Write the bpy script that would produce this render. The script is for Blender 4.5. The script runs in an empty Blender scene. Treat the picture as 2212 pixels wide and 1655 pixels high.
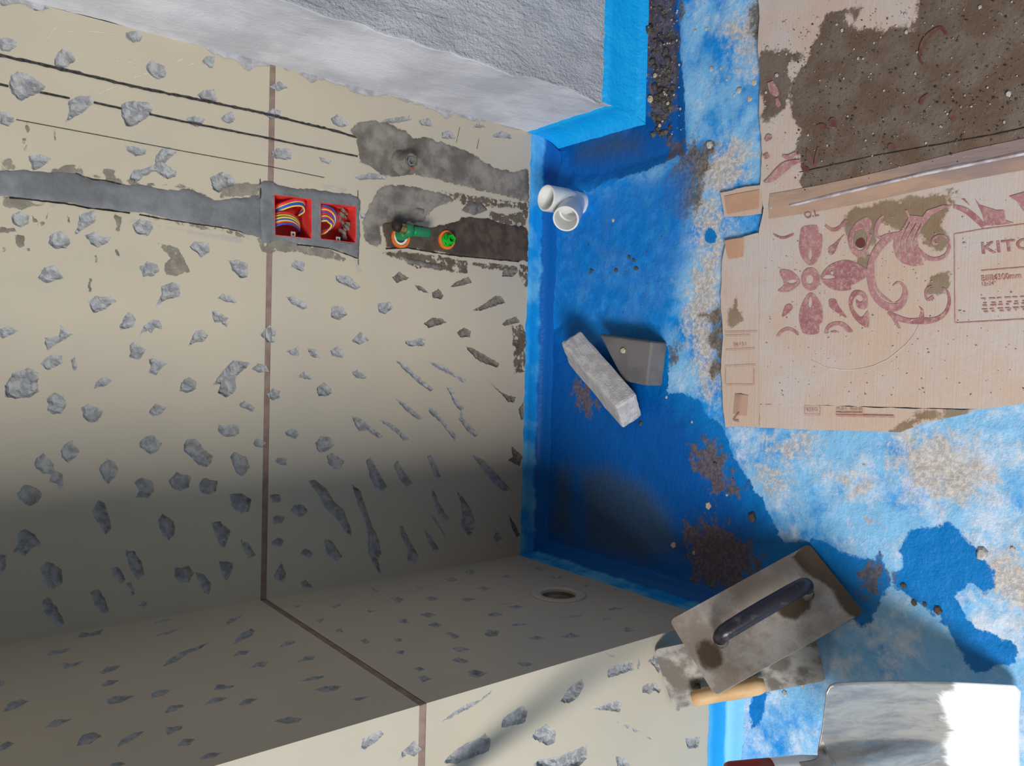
import bpy, math, random
import numpy as np
from mathutils import Vector, Matrix, noise as mnoise
from mathutils.geometry import delaunay_2d_cdt

random.seed(7)
scene = bpy.context.scene
col = scene.collection

# ------------------------------------------------------------------ camera
PITCH, YAW, ROLL = 0.677702, -0.038308, 0.002741
CAM = Vector((0.445268, -1.383350, 1.201108))
FPX, CX, CY = 1719.77, 1106.0, 827.5
_cp, _sp, _cy, _sy = math.cos(PITCH), math.sin(PITCH), math.cos(YAW), math.sin(YAW)
FWD = Vector((_sy * _cp, _cy * _cp, -_sp))
_r = Vector((_cy, -_sy, 0)); _u = _r.cross(FWD)
RIGHT = _r * math.cos(ROLL) + _u * math.sin(ROLL)
UP = _u * math.cos(ROLL) - _r * math.sin(ROLL)
cam_data = bpy.data.cameras.new('camera'); cam = bpy.data.objects.new('camera', cam_data); col.objects.link(cam)
cam_data.sensor_width = 36.0; cam_data.lens = FPX / 2212 * 36.0; cam_data.clip_start = 0.02
M = Matrix.Identity(4)
for i, a in enumerate((-UP, RIGHT, -FWD)):      # the phone was held on its side: up in the room is left in the picture
    for j in range(3): M[j][i] = a[j]
M.translation = CAM
cam.matrix_world = M
scene.camera = cam

# ------------------------------------------------------------------ light
world = bpy.data.worlds.new('daylight'); scene.world = world; world.use_nodes = True
bg = world.node_tree.nodes['Background']; bg.inputs[0].default_value = (1.0, 0.92, 0.82, 1); bg.inputs[1].default_value = 0.115

def area_light(name, loc, target, sx, sy, power, colr=(1, 1, 1)):
    d = bpy.data.lights.new(name, 'AREA'); d.shape = 'RECTANGLE'; d.size = sx; d.size_y = sy; d.energy = power; d.color = colr
    o = bpy.data.objects.new(name, d); col.objects.link(o); o.location = loc
    o.rotation_euler = (Vector(target) - Vector(loc)).to_track_quat('-Z', 'Y').to_euler()
    return o
area_light('window_daylight', (-1.62, -3.15, 2.55), (0.3, -0.4, 0.3), 1.25, 1.3, 172, (1.0, 0.99, 0.975))

vs = scene.view_settings
vs.view_transform = 'Standard'; vs.look = 'None'; vs.gamma = 1; vs.use_curve_mapping = False; vs.exposure = 0.0

# ------------------------------------------------------------------ dimensions (metres)
WL = 0.5337      # depth of the projecting left wall
WW = 0.9538      # width of the niche
WC = 0.2608      # depth of the plastered column
ZB = 0.0485      # lower edge of the tiles
ZG0, ZG1 = 0.6440, 0.6545   # joint between first and second tile row
TOP = 2.4

# ------------------------------------------------------------------ pixel -> point helpers
def ray(u, v):
    return FWD + UP * (-(u - CX) / FPX) + RIGHT * (-(v - CY) / FPX)
class Plane:
    def __init__(s, axis, val, e1, e2, n):
        s.axis, s.val, s.e1, s.e2, s.n = axis, val, Vector(e1), Vector(e2), Vector(n)
        s.o = Vector((0, 0, 0)); s.o[axis] = val
    def hit(s, u, v):
        d = ray(u, v); t = (s.val - CAM[s.axis]) / d[s.axis]; return CAM + d * t
    def uv(s, u, v):
        p = s.hit(u, v); return (p.dot(s.e1), p.dot(s.e2))
    def pt(s, a, b, h=0.0):
        return s.o + s.e1 * a + s.e2 * b + s.n * h
FAR = Plane(1, 0.0, (1, 0, 0), (0, 0, 1), (0, -1, 0))
LEFT = Plane(0, 0.0, (0, 1, 0), (0, 0, 1), (1, 0, 0))
NEAR = Plane(1, -WL, (1, 0, 0), (0, 0, 1), (0, -1, 0))
CSIDE = Plane(0, WW, (0, 1, 0), (0, 0, 1), (-1, 0, 0))
CFRONT = Plane(1, -WC, (1, 0, 0), (0, 0, 1), (0, -1, 0))
FLOOR = Plane(2, 0.0, (1, 0, 0), (0, 1, 0), (0, 0, 1))
def floor_at(z): return Plane(2, z, (1, 0, 0), (0, 1, 0), (0, 0, 1))

KS = 600 / 2207.0     # enlargement of the study crops
def crop(x0, y0, txt):
    """'x,y x,y ...' in a crop -> pixel list"""
    out = []
    for t in txt.split():
        a, b = t.split(','); out.append((x0 + float(a) * KS, y0 + float(b) * KS))
    return out
def px(txt):
    return [tuple(float(k) for k in t.split(',')) for t in txt.split()]

# ------------------------------------------------------------------ mesh helpers
def mesh_obj(name, verts, faces, mat, parent=None, smooth=False, kind=None):
    base = Vector((0, 0, 0))
    p = parent
    while p is not None: base = base + Vector(p.location); p = p.parent
    me = bpy.data.meshes.new(name)
    me.from_pydata([tuple(Vector(v) - base) for v in verts], [], faces)
    if smooth:
        me.polygons.foreach_set('use_smooth', [True] * len(me.polygons))
    me.materials.append(mat); me.update()
    o = bpy.data.objects.new(name, me); col.objects.link(o)
    if parent: o.parent = parent
    if kind: o['kind'] = kind
    return o
def empty(name, loc):
    o = bpy.data.objects.new(name, None); col.objects.link(o); o.location = loc; o.empty_display_size = 0.02; return o
def tag(o, label, cat=None, group=None, kind=None):
    o['label'] = label
    if cat: o['category'] = cat
    if group: o['group'] = group
    if kind: o['kind'] = kind
    return o
def box_mesh(c, ax, ay, az, hx, hy, hz):
    c, ax, ay, az = Vector(c), Vector(ax), Vector(ay), Vector(az)
    v = [c + ax * (sx * hx) + ay * (sy * hy) + az * (sz * hz) for sz in (-1, 1) for sy in (-1, 1) for sx in (-1, 1)]
    f = [(0, 2, 3, 1), (4, 5, 7, 6), (0, 1, 5, 4), (2, 6, 7, 3), (0, 4, 6, 2), (1, 3, 7, 5)]
    return v, f
def add(A, B):
    n = len(A[0]); A[0].extend(B[0]); A[1].extend([tuple(i + n for i in f) for f in B[1]]); return A
def catmull(pts, k=6):
    pts = [Vector(p) for p in pts]; out = []
    P = [pts[0] * 2 - pts[1]] + pts + [pts[-1] * 2 - pts[-2]]
    for i in range(1, len(P) - 2):
        for j in range(k):
            t = j / k; a, b, c, d = P[i - 1], P[i], P[i + 1], P[i + 2]
            out.append(0.5 * ((2 * b) + (c - a) * t + (2 * a - 5 * b + 4 * c - d) * t * t + (3 * b - a - 3 * c + d) * t ** 3))
    out.append(pts[-1]); return out
def tube_mesh(pts, r, n=10, cap=True, closed=False):
    pts = [Vector(p) for p in pts]; V, F = [], []
    rs = r if isinstance(r, (list, tuple)) else [r] * len(pts)
    t0 = (pts[1] - pts[0]).normalized()
    a = t0.orthogonal().normalized()
    for i, p in enumerate(pts):
        t = (pts[min(i + 1, len(pts) - 1)] - pts[max(i - 1, 0)]).normalized()
        a = (a - t * a.dot(t)).normalized(); b = t.cross(a)
        for k in range(n):
            w = 2 * math.pi * k / n; V.append(p + (a * math.cos(w) + b * math.sin(w)) * rs[i])
    for i in range(len(pts) - 1):
        for k in range(n):
            F.append((i * n + k, i * n + (k + 1) % n, (i + 1) * n + (k + 1) % n, (i + 1) * n + k))
    if cap:
        F.append(tuple(range(n - 1, -1, -1))); F.append(tuple(range((len(pts) - 1) * n, len(pts) * n)))
    return V, F
def lathe_mesh(c, axis, prof, n=24, ref=None):
    """prof: list of (radius, height along axis)"""
    c, axis = Vector(c), Vector(axis).normalized()
    a = (Vector(ref) if ref else axis.orthogonal()).normalized(); a = (a - axis * a.dot(axis)).normalized(); b = axis.cross(a)
    V, F = [], []
    for (r, h) in prof:
        for k in range(n):
            w = 2 * math.pi * k / n; V.append(c + axis * h + (a * math.cos(w) + b * math.sin(w)) * r)
    for i in range(len(prof) - 1):
        for k in range(n):
            F.append((i * n + k, i * n + (k + 1) % n, (i + 1) * n + (k + 1) % n, (i + 1) * n + k))
    return V, F
def nz(x, y, z=0.0): return mnoise.noise(Vector((x, y, z)))
def fbm(x, y, z=0.0, o=4):
    s, a = 0, 0.5
    for i in range(o): s += a * mnoise.noise(Vector((x, y, z))); x *= 2.03; y *= 2.03; z *= 2.03; a *= 0.5
    return s

# ------------------------------------------------------------------ 2-D geometry helpers
def roughen(poly, seg=0.004, amp=0.0012, seed=0.0, fr=220):
    out = []
    n = len(poly)
    for i in range(n):
        a, b = poly[i], poly[(i + 1) % n]
        L = math.hypot(b[0] - a[0], b[1] - a[1]); k = max(1, int(L / seg))
        for j in range(k):
            t = j / k; x, y = a[0] + (b[0] - a[0]) * t, a[1] + (b[1] - a[1]) * t
            out.append((x + amp * 2 * fbm(x * fr, y * fr, seed, 3), y + amp * 2 * fbm(x * fr, y * fr, seed + 31.7, 3)))
    return out
def inside(poly, P):
    P = np.asarray(P, float); x, y = P[:, 0], P[:, 1]; c = np.zeros(len(P), bool); n = len(poly)
    for i in range(n):
        x1, y1 = poly[i]; x2, y2 = poly[(i + 1) % n]
        if y1 == y2: continue
        m = ((y1 > y) != (y2 > y)); xi = (x2 - x1) * (y - y1) / (y2 - y1) + x1
        c ^= m & (x < xi)
    return c
def edge_dist(poly, P):
    P = np.asarray(P, float); d = np.full(len(P), 1e9); n = len(poly)
    for i in range(n):
        a = np.array(poly[i]); b = np.array(poly[(i + 1) % n]); ab = b - a
        t = np.clip(((P - a) @ ab) / max(ab @ ab, 1e-12), 0, 1)
        q = a + t[:, None] * ab; d = np.minimum(d, np.hypot(*(P - q).T))
    return d
def sdf(polys, P):
    """positive inside"""
    P = np.asarray(P, float); out = np.full(len(P), -1.0)
    for poly in polys:
        d = edge_dist(poly, P); out = np.maximum(out, np.where(inside(poly, P), d, -d))
    return out
def cdt(pts, edges):
    v, e, f, *_ = delaunay_2d_cdt([Vector(p) for p in pts], edges, [], 0, 1e-6)
    return [(a.x, a.y) for a in v], [tuple(t) for t in f]
def tris_of(loops, extra):
    pts, ed = [], []
    for L in loops:
        b = len(pts); pts += L; ed += [(b + i, b + (i + 1) % len(L)) for i in range(len(L))]
    pts += list(extra)
    return cdt(pts, ed)
def grid_in(poly, step, jit=0.25, margin=0.4):
    xs = [p[0] for p in poly]; ys = [p[1] for p in poly]
    G = [(x + random.uniform(-jit, jit) * step, y + random.uniform(-jit, jit) * step)
         for x in np.arange(min(xs), max(xs), step) for y in np.arange(min(ys), max(ys), step)]
    if not G: return []
    G = np.array(G); k = inside(poly, G)
    G = G[k]
    if len(G) == 0: return []
    G = G[edge_dist(poly, G) > step * margin]
    return [tuple(g) for g in G]

def set_attr(o, name, vals):
    a = o.data.attributes.new(name, 'FLOAT', 'POINT'); a.data.foreach_set('value', np.asarray(vals, np.float32))

# ------------------------------------------------------------------ materials
class NT:
    def __init__(s, name):
        s.m = bpy.data.materials.new(name); s.m.use_nodes = True; s.t = s.m.node_tree; s.n = s.t.nodes; s.l = s.t.links
        s.b = s.n['Principled BSDF']; s.co = s.n.new('ShaderNodeTexCoord').outputs['Object']
    def val(s, x, sock):
        if hasattr(x, 'is_output'): s.l.new(x, sock)
        else: sock.default_value = x if not (isinstance(x, tuple) and len(x) == 3 and sock.type == 'RGBA') else (*x, 1)
    def noise(s, scale, detail=4, rough=0.55, dist=0.0, stretch=None, off=0.0):
        t = s.n.new('ShaderNodeTexNoise'); t.inputs['Scale'].default_value = scale; t.inputs['Detail'].default_value = detail
        t.inputs['Roughness'].default_value = rough; t.inputs['Distortion'].default_value = dist
        m = s.n.new('ShaderNodeMapping'); m.inputs['Location'].default_value = (off, off * 1.7, off * 0.6)
        if stretch: m.inputs['Scale'].default_value = stretch
        s.l.new(s.co, m.inputs[0]); s.l.new(m.outputs[0], t.inputs['Vector']); return t.outputs['Fac']
    def voro(s, scale, feature='F1'):
        t = s.n.new('ShaderNodeTexVoronoi'); t.inputs['Scale'].default_value = scale; t.feature = feature
        s.l.new(s.co, t.inputs['Vector']); return t.outputs['Distance']
    def attr(s, name):
        t = s.n.new('ShaderNodeAttribute'); t.attribute_name = name; return t.outputs['Fac']
    def sep(s, i):
        t = s.n.new('ShaderNodeSeparateXYZ'); s.l.new(s.co, t.inputs[0]); return t.outputs[i]
    def math(s, op, a, b=0.0, c=0.0):
        t = s.n.new('ShaderNodeMath'); t.operation = op
        for x, k in ((a, 0), (b, 1), (c, 2)): s.val(x, t.inputs[k])
        return t.outputs[0]
    def step(s, x, lo, hi):
        t = s.n.new('ShaderNodeMapRange'); t.interpolation_type = 'SMOOTHSTEP'; s.val(x, t.inputs[0])
        t.inputs[1].default_value = lo; t.inputs[2].default_value = hi; return t.outputs[0]
    def mix(s, f, a, b):
        t = s.n.new('ShaderNodeMix'); t.data_type = 'RGBA'; s.val(f, t.inputs[0]); s.val(a, t.inputs[6]); s.val(b, t.inputs[7]); return t.outputs[2]
    def mixf(s, f, a, b):
        t = s.n.new('ShaderNodeMix'); s.val(f, t.inputs[0]); s.val(a, t.inputs[2]); s.val(b, t.inputs[3]); return t.outputs[0]
    def bump(s, h, strength=0.4, dist=0.004):
        t = s.n.new('ShaderNodeBump'); t.inputs['Strength'].default_value = strength; t.inputs['Distance'].default_value = dist
        s.l.new(h, t.inputs['Height']); s.l.new(t.outputs[0], s.b.inputs['Normal'])
    def out(s, color=None, rough=None, metal=None, spec=None):
        if color is not None: s.val(color, s.b.inputs['Base Color'])
        if rough is not None: s.val(rough, s.b.inputs['Roughness'])
        if metal is not None: s.val(metal, s.b.inputs['Metallic'])
        if spec is not None: s.val(spec, s.b.inputs['Specular IOR Level'])
        return s.m

def rgb(r, g, b):
    f = lambda c: (c / 255 / 12.92) if c <= 10 else ((c / 255 + 0.055) / 1.055) ** 2.4
    return (f(r), f(g), f(b))

def two_tone(name, c1, c2, scale=30, lo=0.4, hi=0.6, rough=0.7, bumps=0.4, bscale=120, bdist=0.003, metal=0.0, detail=5, spec=0.3):
    t = NT(name); f = t.step(t.noise(scale, detail), lo, hi)
    if bumps: t.bump(t.noise(bscale, 5, 0.65), bumps, bdist)
    return t.out(t.mix(f, c1, c2), rough, metal, spec)

def mk_tile():
    t = NT('beige_wall_tile')
    a = t.noise(2.2, 3); b = t.noise(60, 4, 0.6)
    c = t.mix(t.step(a, 0.35, 0.65), rgb(196, 184, 162), rgb(186, 176, 158))
    c = t.mix(t.math('MULTIPLY', t.step(b, 0.62, 0.8), 0.22), c, rgb(205, 200, 190))
    t.bump(t.noise(9, 2), 0.05, 0.01)
    return t.out(c, t.mixf(b, 0.34, 0.46), spec=0.4)
M_TILE = mk_tile()
M_GROUT = two_tone('brown_grout', rgb(150, 128, 118), rgb(134, 112, 103), 40, rough=0.85, bumps=0.3, bscale=300, bdist=0.001)
M_CHIP = two_tone('chipped_tile_body', rgb(178, 178, 178), rgb(152, 152, 153), 90, rough=0.9, bumps=0.9, bscale=300, bdist=0.0025)
M_CHIPM = two_tone('muddy_tile_body', rgb(130, 122, 112), rgb(108, 100, 92), 90, rough=0.85, bumps=0.55, bscale=330, bdist=0.0016)
M_MORTAR = two_tone('grey_mortar', rgb(128, 129, 130), rgb(106, 107, 107), 22, rough=0.88, bumps=0.6, bscale=180, bdist=0.003)
def film(name, c1, c2, sc=22, eamp=0.016, e0=0.0, e1=0.004, hole=None, rough=0.75, bump=0.6, alpha=1.0):
    """smeared coat that thins out raggedly towards its rim"""
    t = NT(name); n = t.noise(sc, 6, 0.65); f = t.noise(95, 6, 0.72)
    c = t.mix(t.step(n, 0.38, 0.62), c1, c2)
    e = t.math('ADD', t.attr('rim'), t.math('MULTIPLY', t.math('SUBTRACT', t.math('ADD', t.math('MULTIPLY', n, 0.5), t.math('MULTIPLY', f, 0.5)), 0.51), eamp))
    a = t.step(e, e0, e1)
    if hole: a = t.math('MULTIPLY', a, t.step(t.noise(hole[2], 6, 0.72, off=4.0), hole[1], hole[0]))
    t.val(t.math('MULTIPLY', a, alpha), t.b.inputs['Alpha'])
    t.bump(t.math('ADD', t.math('MULTIPLY', n, 0.6), f), bump, 0.003)
    return t.out(c, rough, spec=0.3)
M_STRIP = film('dried_mortar_strip', rgb(128, 130, 132), rgb(110, 111, 112), 14, 0.010, 0.0, 0.0012)
M_DAMP = film('damp_mortar', rgb(146, 140, 131), rgb(104, 98, 91), 14, 0.036, 0.0, 0.004)
M_SPLASH = film('mud_splash', rgb(140, 132, 118), rgb(118, 110, 98), 40, 0.004, -0.0004, 0.0006)
M_FRINGE = film('plaster_fringe', rgb(186, 187, 190), rgb(150, 150, 152), 30, 0.02, 0.0, 0.002)
M_CRACK_SHADE = two_tone('crack_shade', rgb(40, 38, 36), rgb(30, 28, 27), 40, rough=0.9, bumps=0)  # painted shadow for the cracks along the mortar
M_SCRATCH = two_tone('pale_scratch', rgb(214, 210, 204), rgb(200, 192, 180), 90, rough=0.8, bumps=0)
M_LUMP = two_tone('mortar_lump', rgb(130, 125, 120), rgb(104, 99, 94), 40, rough=0.8, bumps=0.8, bscale=150, bdist=0.004)
M_BROWN = film('wet_brown_mortar', rgb(92, 78, 64), rgb(66, 57, 50), 26, 0.024, 0.0, 0.003, rough=0.55)
M_SMEAR = film('brown_smear_on_tile', rgb(112, 100, 86), rgb(92, 80, 68), 30, 0.03, 0.0, 0.004, hole=(0.50, 0.57, 55))
M_STAIN = film('grey_stain_on_tile', rgb(150, 143, 130), rgb(128, 121, 108), 30, 0.024, 0.0, 0.003, hole=(0.55, 0.62, 60))
M_LIME = film('white_lime_haze', rgb(214, 210, 206), rgb(200, 196, 190), 30, 0.020, 0.0, 0.010, hole=(0.60, 0.80, 40), alpha=0.85, bump=0.2)
M_INK = two_tone('black_ink', rgb(42, 40, 42), rgb(70, 66, 62), 200, rough=0.7, bumps=0)
def mk_plaster(name, c1, c2, rough_h):
    t = NT(name)
    n1 = t.noise(5, 4); n2 = t.noise(40, 6, 0.7, 0.6, stretch=(1, 1, 0.35)); n3 = t.noise(160, 4, 0.7)
    c = t.mix(t.step(n1, 0.35, 0.65), c1, c2)
    c = t.mix(t.math('MULTIPLY', t.step(n2, 0.6, 0.75), 0.5), c, rgb(236, 237, 242))
    h = t.math('ADD', t.math('MULTIPLY', n2, 1.0), t.math('MULTIPLY', n3, 0.55))
    t.bump(h, rough_h, 0.012)
    return t.out(c, 0.85, spec=0.25)
M_PLAS_S = mk_plaster('smooth_cement_plaster', rgb(224, 225, 230), rgb(190, 191, 197), 0.3)
M_PLAS_R = mk_plaster('rough_cement_plaster', rgb(206, 207, 213), rgb(184, 185, 192), 0.95)

BLUE, BLUE_D, BLUE_L = rgb(0, 138, 226), rgb(0, 92, 190), rgb(120, 186, 236)
def mk_skirt():
    t = NT('blue_waterproof_skirt')
    z = t.math('ADD', t.sep(2), t.math('MULTIPLY', t.math('SUBTRACT', t.noise(28, 5, 0.6), 0.5), 0.022))
    n = t.noise(14, 4)
    wet = t.step(z, 0.021, 0.013)
    dry = t.mix(t.step(n, 0.42, 0.66), rgb(0, 140, 222), rgb(92, 176, 226))
    c = t.mix(wet, dry, rgb(0, 94, 176))
    t.bump(t.noise(110, 4), 0.35, 0.004)
    return t.out(c, t.mixf(wet, 0.65, 0.45), spec=0.25)
M_SKIRT = mk_skirt()
def mk_colskirt():
    t = NT('bright_blue_waterproof_skirt')
    c = t.mix(t.step(t.noise(16, 4), 0.45, 0.7), rgb(0, 172, 250), rgb(20, 180, 252))
    t.bump(t.noise(95, 5, 0.6), 0.5, 0.006)
    return t.out(c, 0.5)
M_CSKIRT = mk_colskirt()

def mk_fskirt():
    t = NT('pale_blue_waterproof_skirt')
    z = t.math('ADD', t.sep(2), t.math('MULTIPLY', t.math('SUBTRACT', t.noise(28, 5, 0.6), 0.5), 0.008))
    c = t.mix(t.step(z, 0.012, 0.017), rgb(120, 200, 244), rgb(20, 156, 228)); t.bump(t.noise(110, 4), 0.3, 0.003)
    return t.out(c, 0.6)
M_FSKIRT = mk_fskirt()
def mk_floor():
    t = NT('blue_waterproof_floor')
    big = t.math('SUBTRACT', t.noise(9, 5, 0.6), 0.5)
    n = t.math('SUBTRACT', t.noise(38, 7, 0.68), 0.5)
    fine = t.math('SUBTRACT', t.noise(130, 6, 0.7), 0.5)
    def mask(attr, amp, lo, hi, fa=0.0):
        x = t.math('ADD', t.attr(attr), t.math('MULTIPLY', n, amp))
        if fa: x = t.math('ADD', x, t.math('MULTIPLY', fine, fa))
        return t.step(x, lo, hi)
    # dry film: blue worn to chalky blue and bare screed
    dust = t.math('ADD', t.attr('dust'), t.math('ADD', t.math('MULTIPLY', big, 2.1), t.math('MULTIPLY', n, 0.9)))
    c = t.mix(t.step(dust, 0.0, 0.62), rgb(0, 148, 238), rgb(140, 204, 252))
    white = t.math('ADD', t.math('MULTIPLY', t.attr('dust'), 0.55), t.math('ADD', t.math('MULTIPLY', t.math('SUBTRACT', t.noise(13, 6, 0.7, off=9.0), 0.5), 2.2), t.math('MULTIPLY', fine, 0.45)))
    c = t.mix(t.math('MULTIPLY', t.step(white, 0.22, 0.75), 0.85), c, rgb(232, 240, 254))
    grey = t.math('ADD', t.math('MULTIPLY', t.math('SUBTRACT', t.noise(17, 6, 0.7, off=21.0), 0.5), 1.6), t.math('MULTIPLY', fine, 0.9))
    c = t.mix(t.math('MULTIPLY', t.step(grey, 0.22, 0.42), 0.75), c, rgb(188, 178, 172))
    bare = t.math('ADD', t.attr('bare'), t.math('ADD', t.math('MULTIPLY', n, 0.16), t.math('MULTIPLY', fine, 0.10)))
    bm = t.step(bare, -0.02, 0.03)
    screed = t.mix(t.step(fine, -0.08, 0.1), rgb(188, 182, 178), rgb(220, 217, 216))
    c = t.mix(bm, c, screed)
    mud = mask('mud', 0.12, -0.008, 0.012, 0.06)
    mudc = t.mix(t.step(fine, -0.06, 0.08), rgb(88, 80, 70), rgb(124, 114, 102))
    c = t.mix(t.math('MULTIPLY', mud, 0.92), c, mudc)
    damp = mask('damp', 0.05, -0.02, 0.05)
    c = t.mix(t.math('MULTIPLY', damp, 0.85), c, t.mix(t.step(n, -0.05, 0.16), rgb(0, 122, 218), rgb(0, 140, 226)))
    spk = t.math('MULTIPLY', damp, t.step(t.math('ADD', n, t.math('MULTIPLY', fine, 0.5)), 0.2, 0.26))
    c = t.mix(t.math('MULTIPLY', spk, 0.8), c, rgb(120, 106, 92))
    wet = mask('wet', 0.030, -0.002, 0.002, 0.012)
    pool_shade = mask('pool_shade', 0.10, -0.05, 0.05)  # deeper blue: trough water, and the niche's shade painted into the wet floor
    wc = t.mix(pool_shade, t.mix(t.step(n, 0.0, 0.25), rgb(0, 128, 210), rgb(0, 116, 196)), t.mix(t.step(n, 0.0, 0.25), rgb(0, 92, 178), rgb(0, 84, 164)))
    wmud = t.math('MULTIPLY', wet, mask('wmud', 0.15, -0.006, 0.008, 0.045))
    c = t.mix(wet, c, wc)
    puddle_shade = mask('puddle_shade', 0.02, -0.02, 0.045)
    c = t.mix(t.math('MULTIPLY', puddle_shade, 0.72), c, rgb(66, 86, 94))  # murky puddle tint, also painting in the darkness of the shaded niche
    c = t.mix(t.math('MULTIPLY', wmud, 0.8), c, t.mix(t.step(fine, -0.06, 0.08), rgb(98, 80, 60), rgb(126, 106, 84)))
    t.bump(t.math('ADD', t.math('MULTIPLY', n, 1.0), t.math('MULTIPLY', fine, 0.7)), 0.55, 0.006)
    return t.out(c, t.mixf(wet, 0.75, 0.3), spec=0.3)
M_FLOOR = mk_floor()

def mk_card(name, m1, m2, rough):
    t = NT(name)
    n = t.math('SUBTRACT', t.noise(16, 6, 0.65), 0.5); f = t.math('SUBTRACT', t.noise(120, 6, 0.7), 0.5); b = t.math('SUBTRACT', t.noise(5, 5, 0.6, off=3.0), 0.5)
    rib = t.noise(1, 1, 0.3, stretch=(8, 420, 1))
    c = t.mix(t.step(rib, 0.2, 0.8), rgb(206, 183, 167), rgb(210, 188, 173))
    dust = t.step(t.math('ADD', t.attr('dust'), t.math('ADD', t.math('MULTIPLY', n, 0.34), t.math('ADD', t.math('MULTIPLY', b, 0.5), t.math('MULTIPLY', f, 0.2)))), -0.10, 0.08)
    c = t.mix(t.math('MULTIPLY', dust, 0.8), c, rgb(206, 198, 196))
    c = t.mix(t.math('MULTIPLY', t.step(f, 0.08, 0.2), 0.4), c, rgb(176, 164, 156))
    wet = t.step(t.math('ADD', t.attr('wet'), t.math('ADD', t.math('MULTIPLY', n, 0.06), t.math('MULTIPLY', f, 0.02))), -0.003, 0.003)
    mudc = t.mix(t.step(n, -0.1, 0.12), m1, m2)
    mudc = t.mix(t.math('MULTIPLY', t.step(f, 0.05, 0.2), 0.6), mudc, m1)
    mudc = t.mix(t.math('MULTIPLY', t.step(b, 0.08, 0.2), 0.45), mudc, rgb(140, 104, 78))
    c = t.mix(wet, c, mudc)
    t.bump(t.math('ADD', t.math('MULTIPLY', rib, 0.15), t.math('MULTIPLY', f, t.mixf(wet, 0.3, rough))), 0.55, 0.004)
    return t.out(c, t.mixf(wet, 0.8, 0.6), spec=0.25)
M_CARD = mk_card('mud_soaked_cardboard', rgb(112, 94, 80), rgb(128, 115, 106), 1.1)
M_CARD2 = mk_card('stained_cardboard', rgb(146, 122, 98), rgb(152, 136, 118), 0.4)
def mk_print():
    t = NT('faded_red_print'); f = t.step(t.noise(150, 6, 0.75), 0.44, 0.66)
    c = t.mix(t.math('MULTIPLY', f, 0.7), t.mix(t.step(t.noise(10, 4), 0.4, 0.62), rgb(162, 104, 112), rgb(180, 130, 134)), rgb(206, 180, 168))
    return t.out(c, 0.8)
M_PRINT = mk_print()
M_PRINTL = two_tone('pale_red_print', rgb(188, 136, 128), rgb(202, 160, 146), 120, rough=0.8, bumps=0)
M_PRINTD = two_tone('soaked_red_print', rgb(112, 62, 64), rgb(122, 92, 82), 60, rough=0.6, bumps=0)
M_PALE = two_tone('pale_crease', rgb(220, 206, 196), rgb(206, 188, 176), 60, rough=0.8, bumps=0)
M_BCARD = two_tone('clean_brown_cardboard', rgb(206, 164, 138), rgb(196, 156, 132), 20, rough=0.8, bumps=0.2)
def mk_tape():
    t = NT('clear_packing_tape'); f = t.step(t.noise(14, 5, 0.6, stretch=(1, 0.3, 1)), 0.42, 0.6)
    t.bump(t.noise(60, 3, stretch=(1.6, 0.3, 1)), 0.4, 0.003)
    return t.out(t.mix(f, rgb(190, 158, 138), rgb(156, 138, 136)), 0.2, spec=0.6)
M_TAPE = mk_tape()

M_TAPE_GLINT = two_tone('painted_tape_glint', rgb(206, 200, 208), rgb(170, 156, 160), 40, rough=0.25, bumps=0.2, spec=0.6)  # whitish reflection on the tape, put in as colour
M_PVC = two_tone('white_pvc', rgb(232, 232, 232), rgb(222, 222, 220), 20, rough=0.35, bumps=0.0, spec=0.5)
M_BRICK_L = two_tone('light_grey_brick', rgb(202, 200, 202), rgb(182, 180, 183), 60, rough=0.92, bumps=0.7, bscale=260, bdist=0.003)
M_BRICK_D = two_tone('dark_grey_brick', rgb(116, 114, 115), rgb(102, 101, 103), 18, rough=0.75, bumps=0.25, bscale=240, bdist=0.0015)
M_RED = two_tone('red_box_plastic', rgb(236, 76, 70), rgb(214, 58, 54), 40, rough=0.4, bumps=0.15, bscale=60)
M_ORANGE = two_tone('orange_plastic', rgb(240, 122, 46), rgb(226, 108, 40), 80, rough=0.45, bumps=0)
M_GREEN = two_tone('green_plastic', rgb(26, 128, 76), rgb(44, 118, 84), 60, rough=0.4, bumps=0)
M_GREENB = two_tone('bright_green_plastic', rgb(24, 178, 44), rgb(22, 160, 40), 60, rough=0.4, bumps=0)
M_BRASS = two_tone('brass', rgb(170, 140, 84), rgb(120, 98, 66), 60, rough=0.4, bumps=0.2, metal=0.8)
M_DARK = two_tone('dark_rubber', rgb(52, 46, 42), rgb(40, 36, 34), 40, rough=0.6, bumps=0.2)
M_ZINC = two_tone('zinc_lug', rgb(190, 184, 170), rgb(160, 150, 138), 60, rough=0.4, bumps=0, metal=0.5)
WIRE = {k: two_tone(k + '_wire', c, tuple(x * 0.8 for x in c), 30, rough=0.35, bumps=0) for k, c in
        dict(blue=rgb(42, 96, 190), red=rgb(214, 54, 60), yellow=rgb(232, 205, 96), green=rgb(170, 180, 70)).items()}
def mk_steel():
    t = NT('muddy_trowel_steel'); n = t.noise(11, 6, 0.65); f = t.noise(90, 5, 0.7)
    c = t.mix(t.step(n, 0.40, 0.58), rgb(188, 172, 158), rgb(224, 214, 205)); c = t.mix(t.math('MULTIPLY', t.step(f, 0.55, 0.75), 0.5), c, rgb(164, 136, 114))
    w = t.step(t.math('ADD', t.attr('wet'), t.math('MULTIPLY', t.math('SUBTRACT', n, 0.5), 0.05)), -0.004, 0.004)
    c = t.mix(w, c, rgb(112, 94, 78)); t.bump(f, 0.3, 0.002)
    return t.out(c, t.mixf(w, 0.55, 0.4), 0.15)
M_STEEL = mk_steel()
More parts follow.
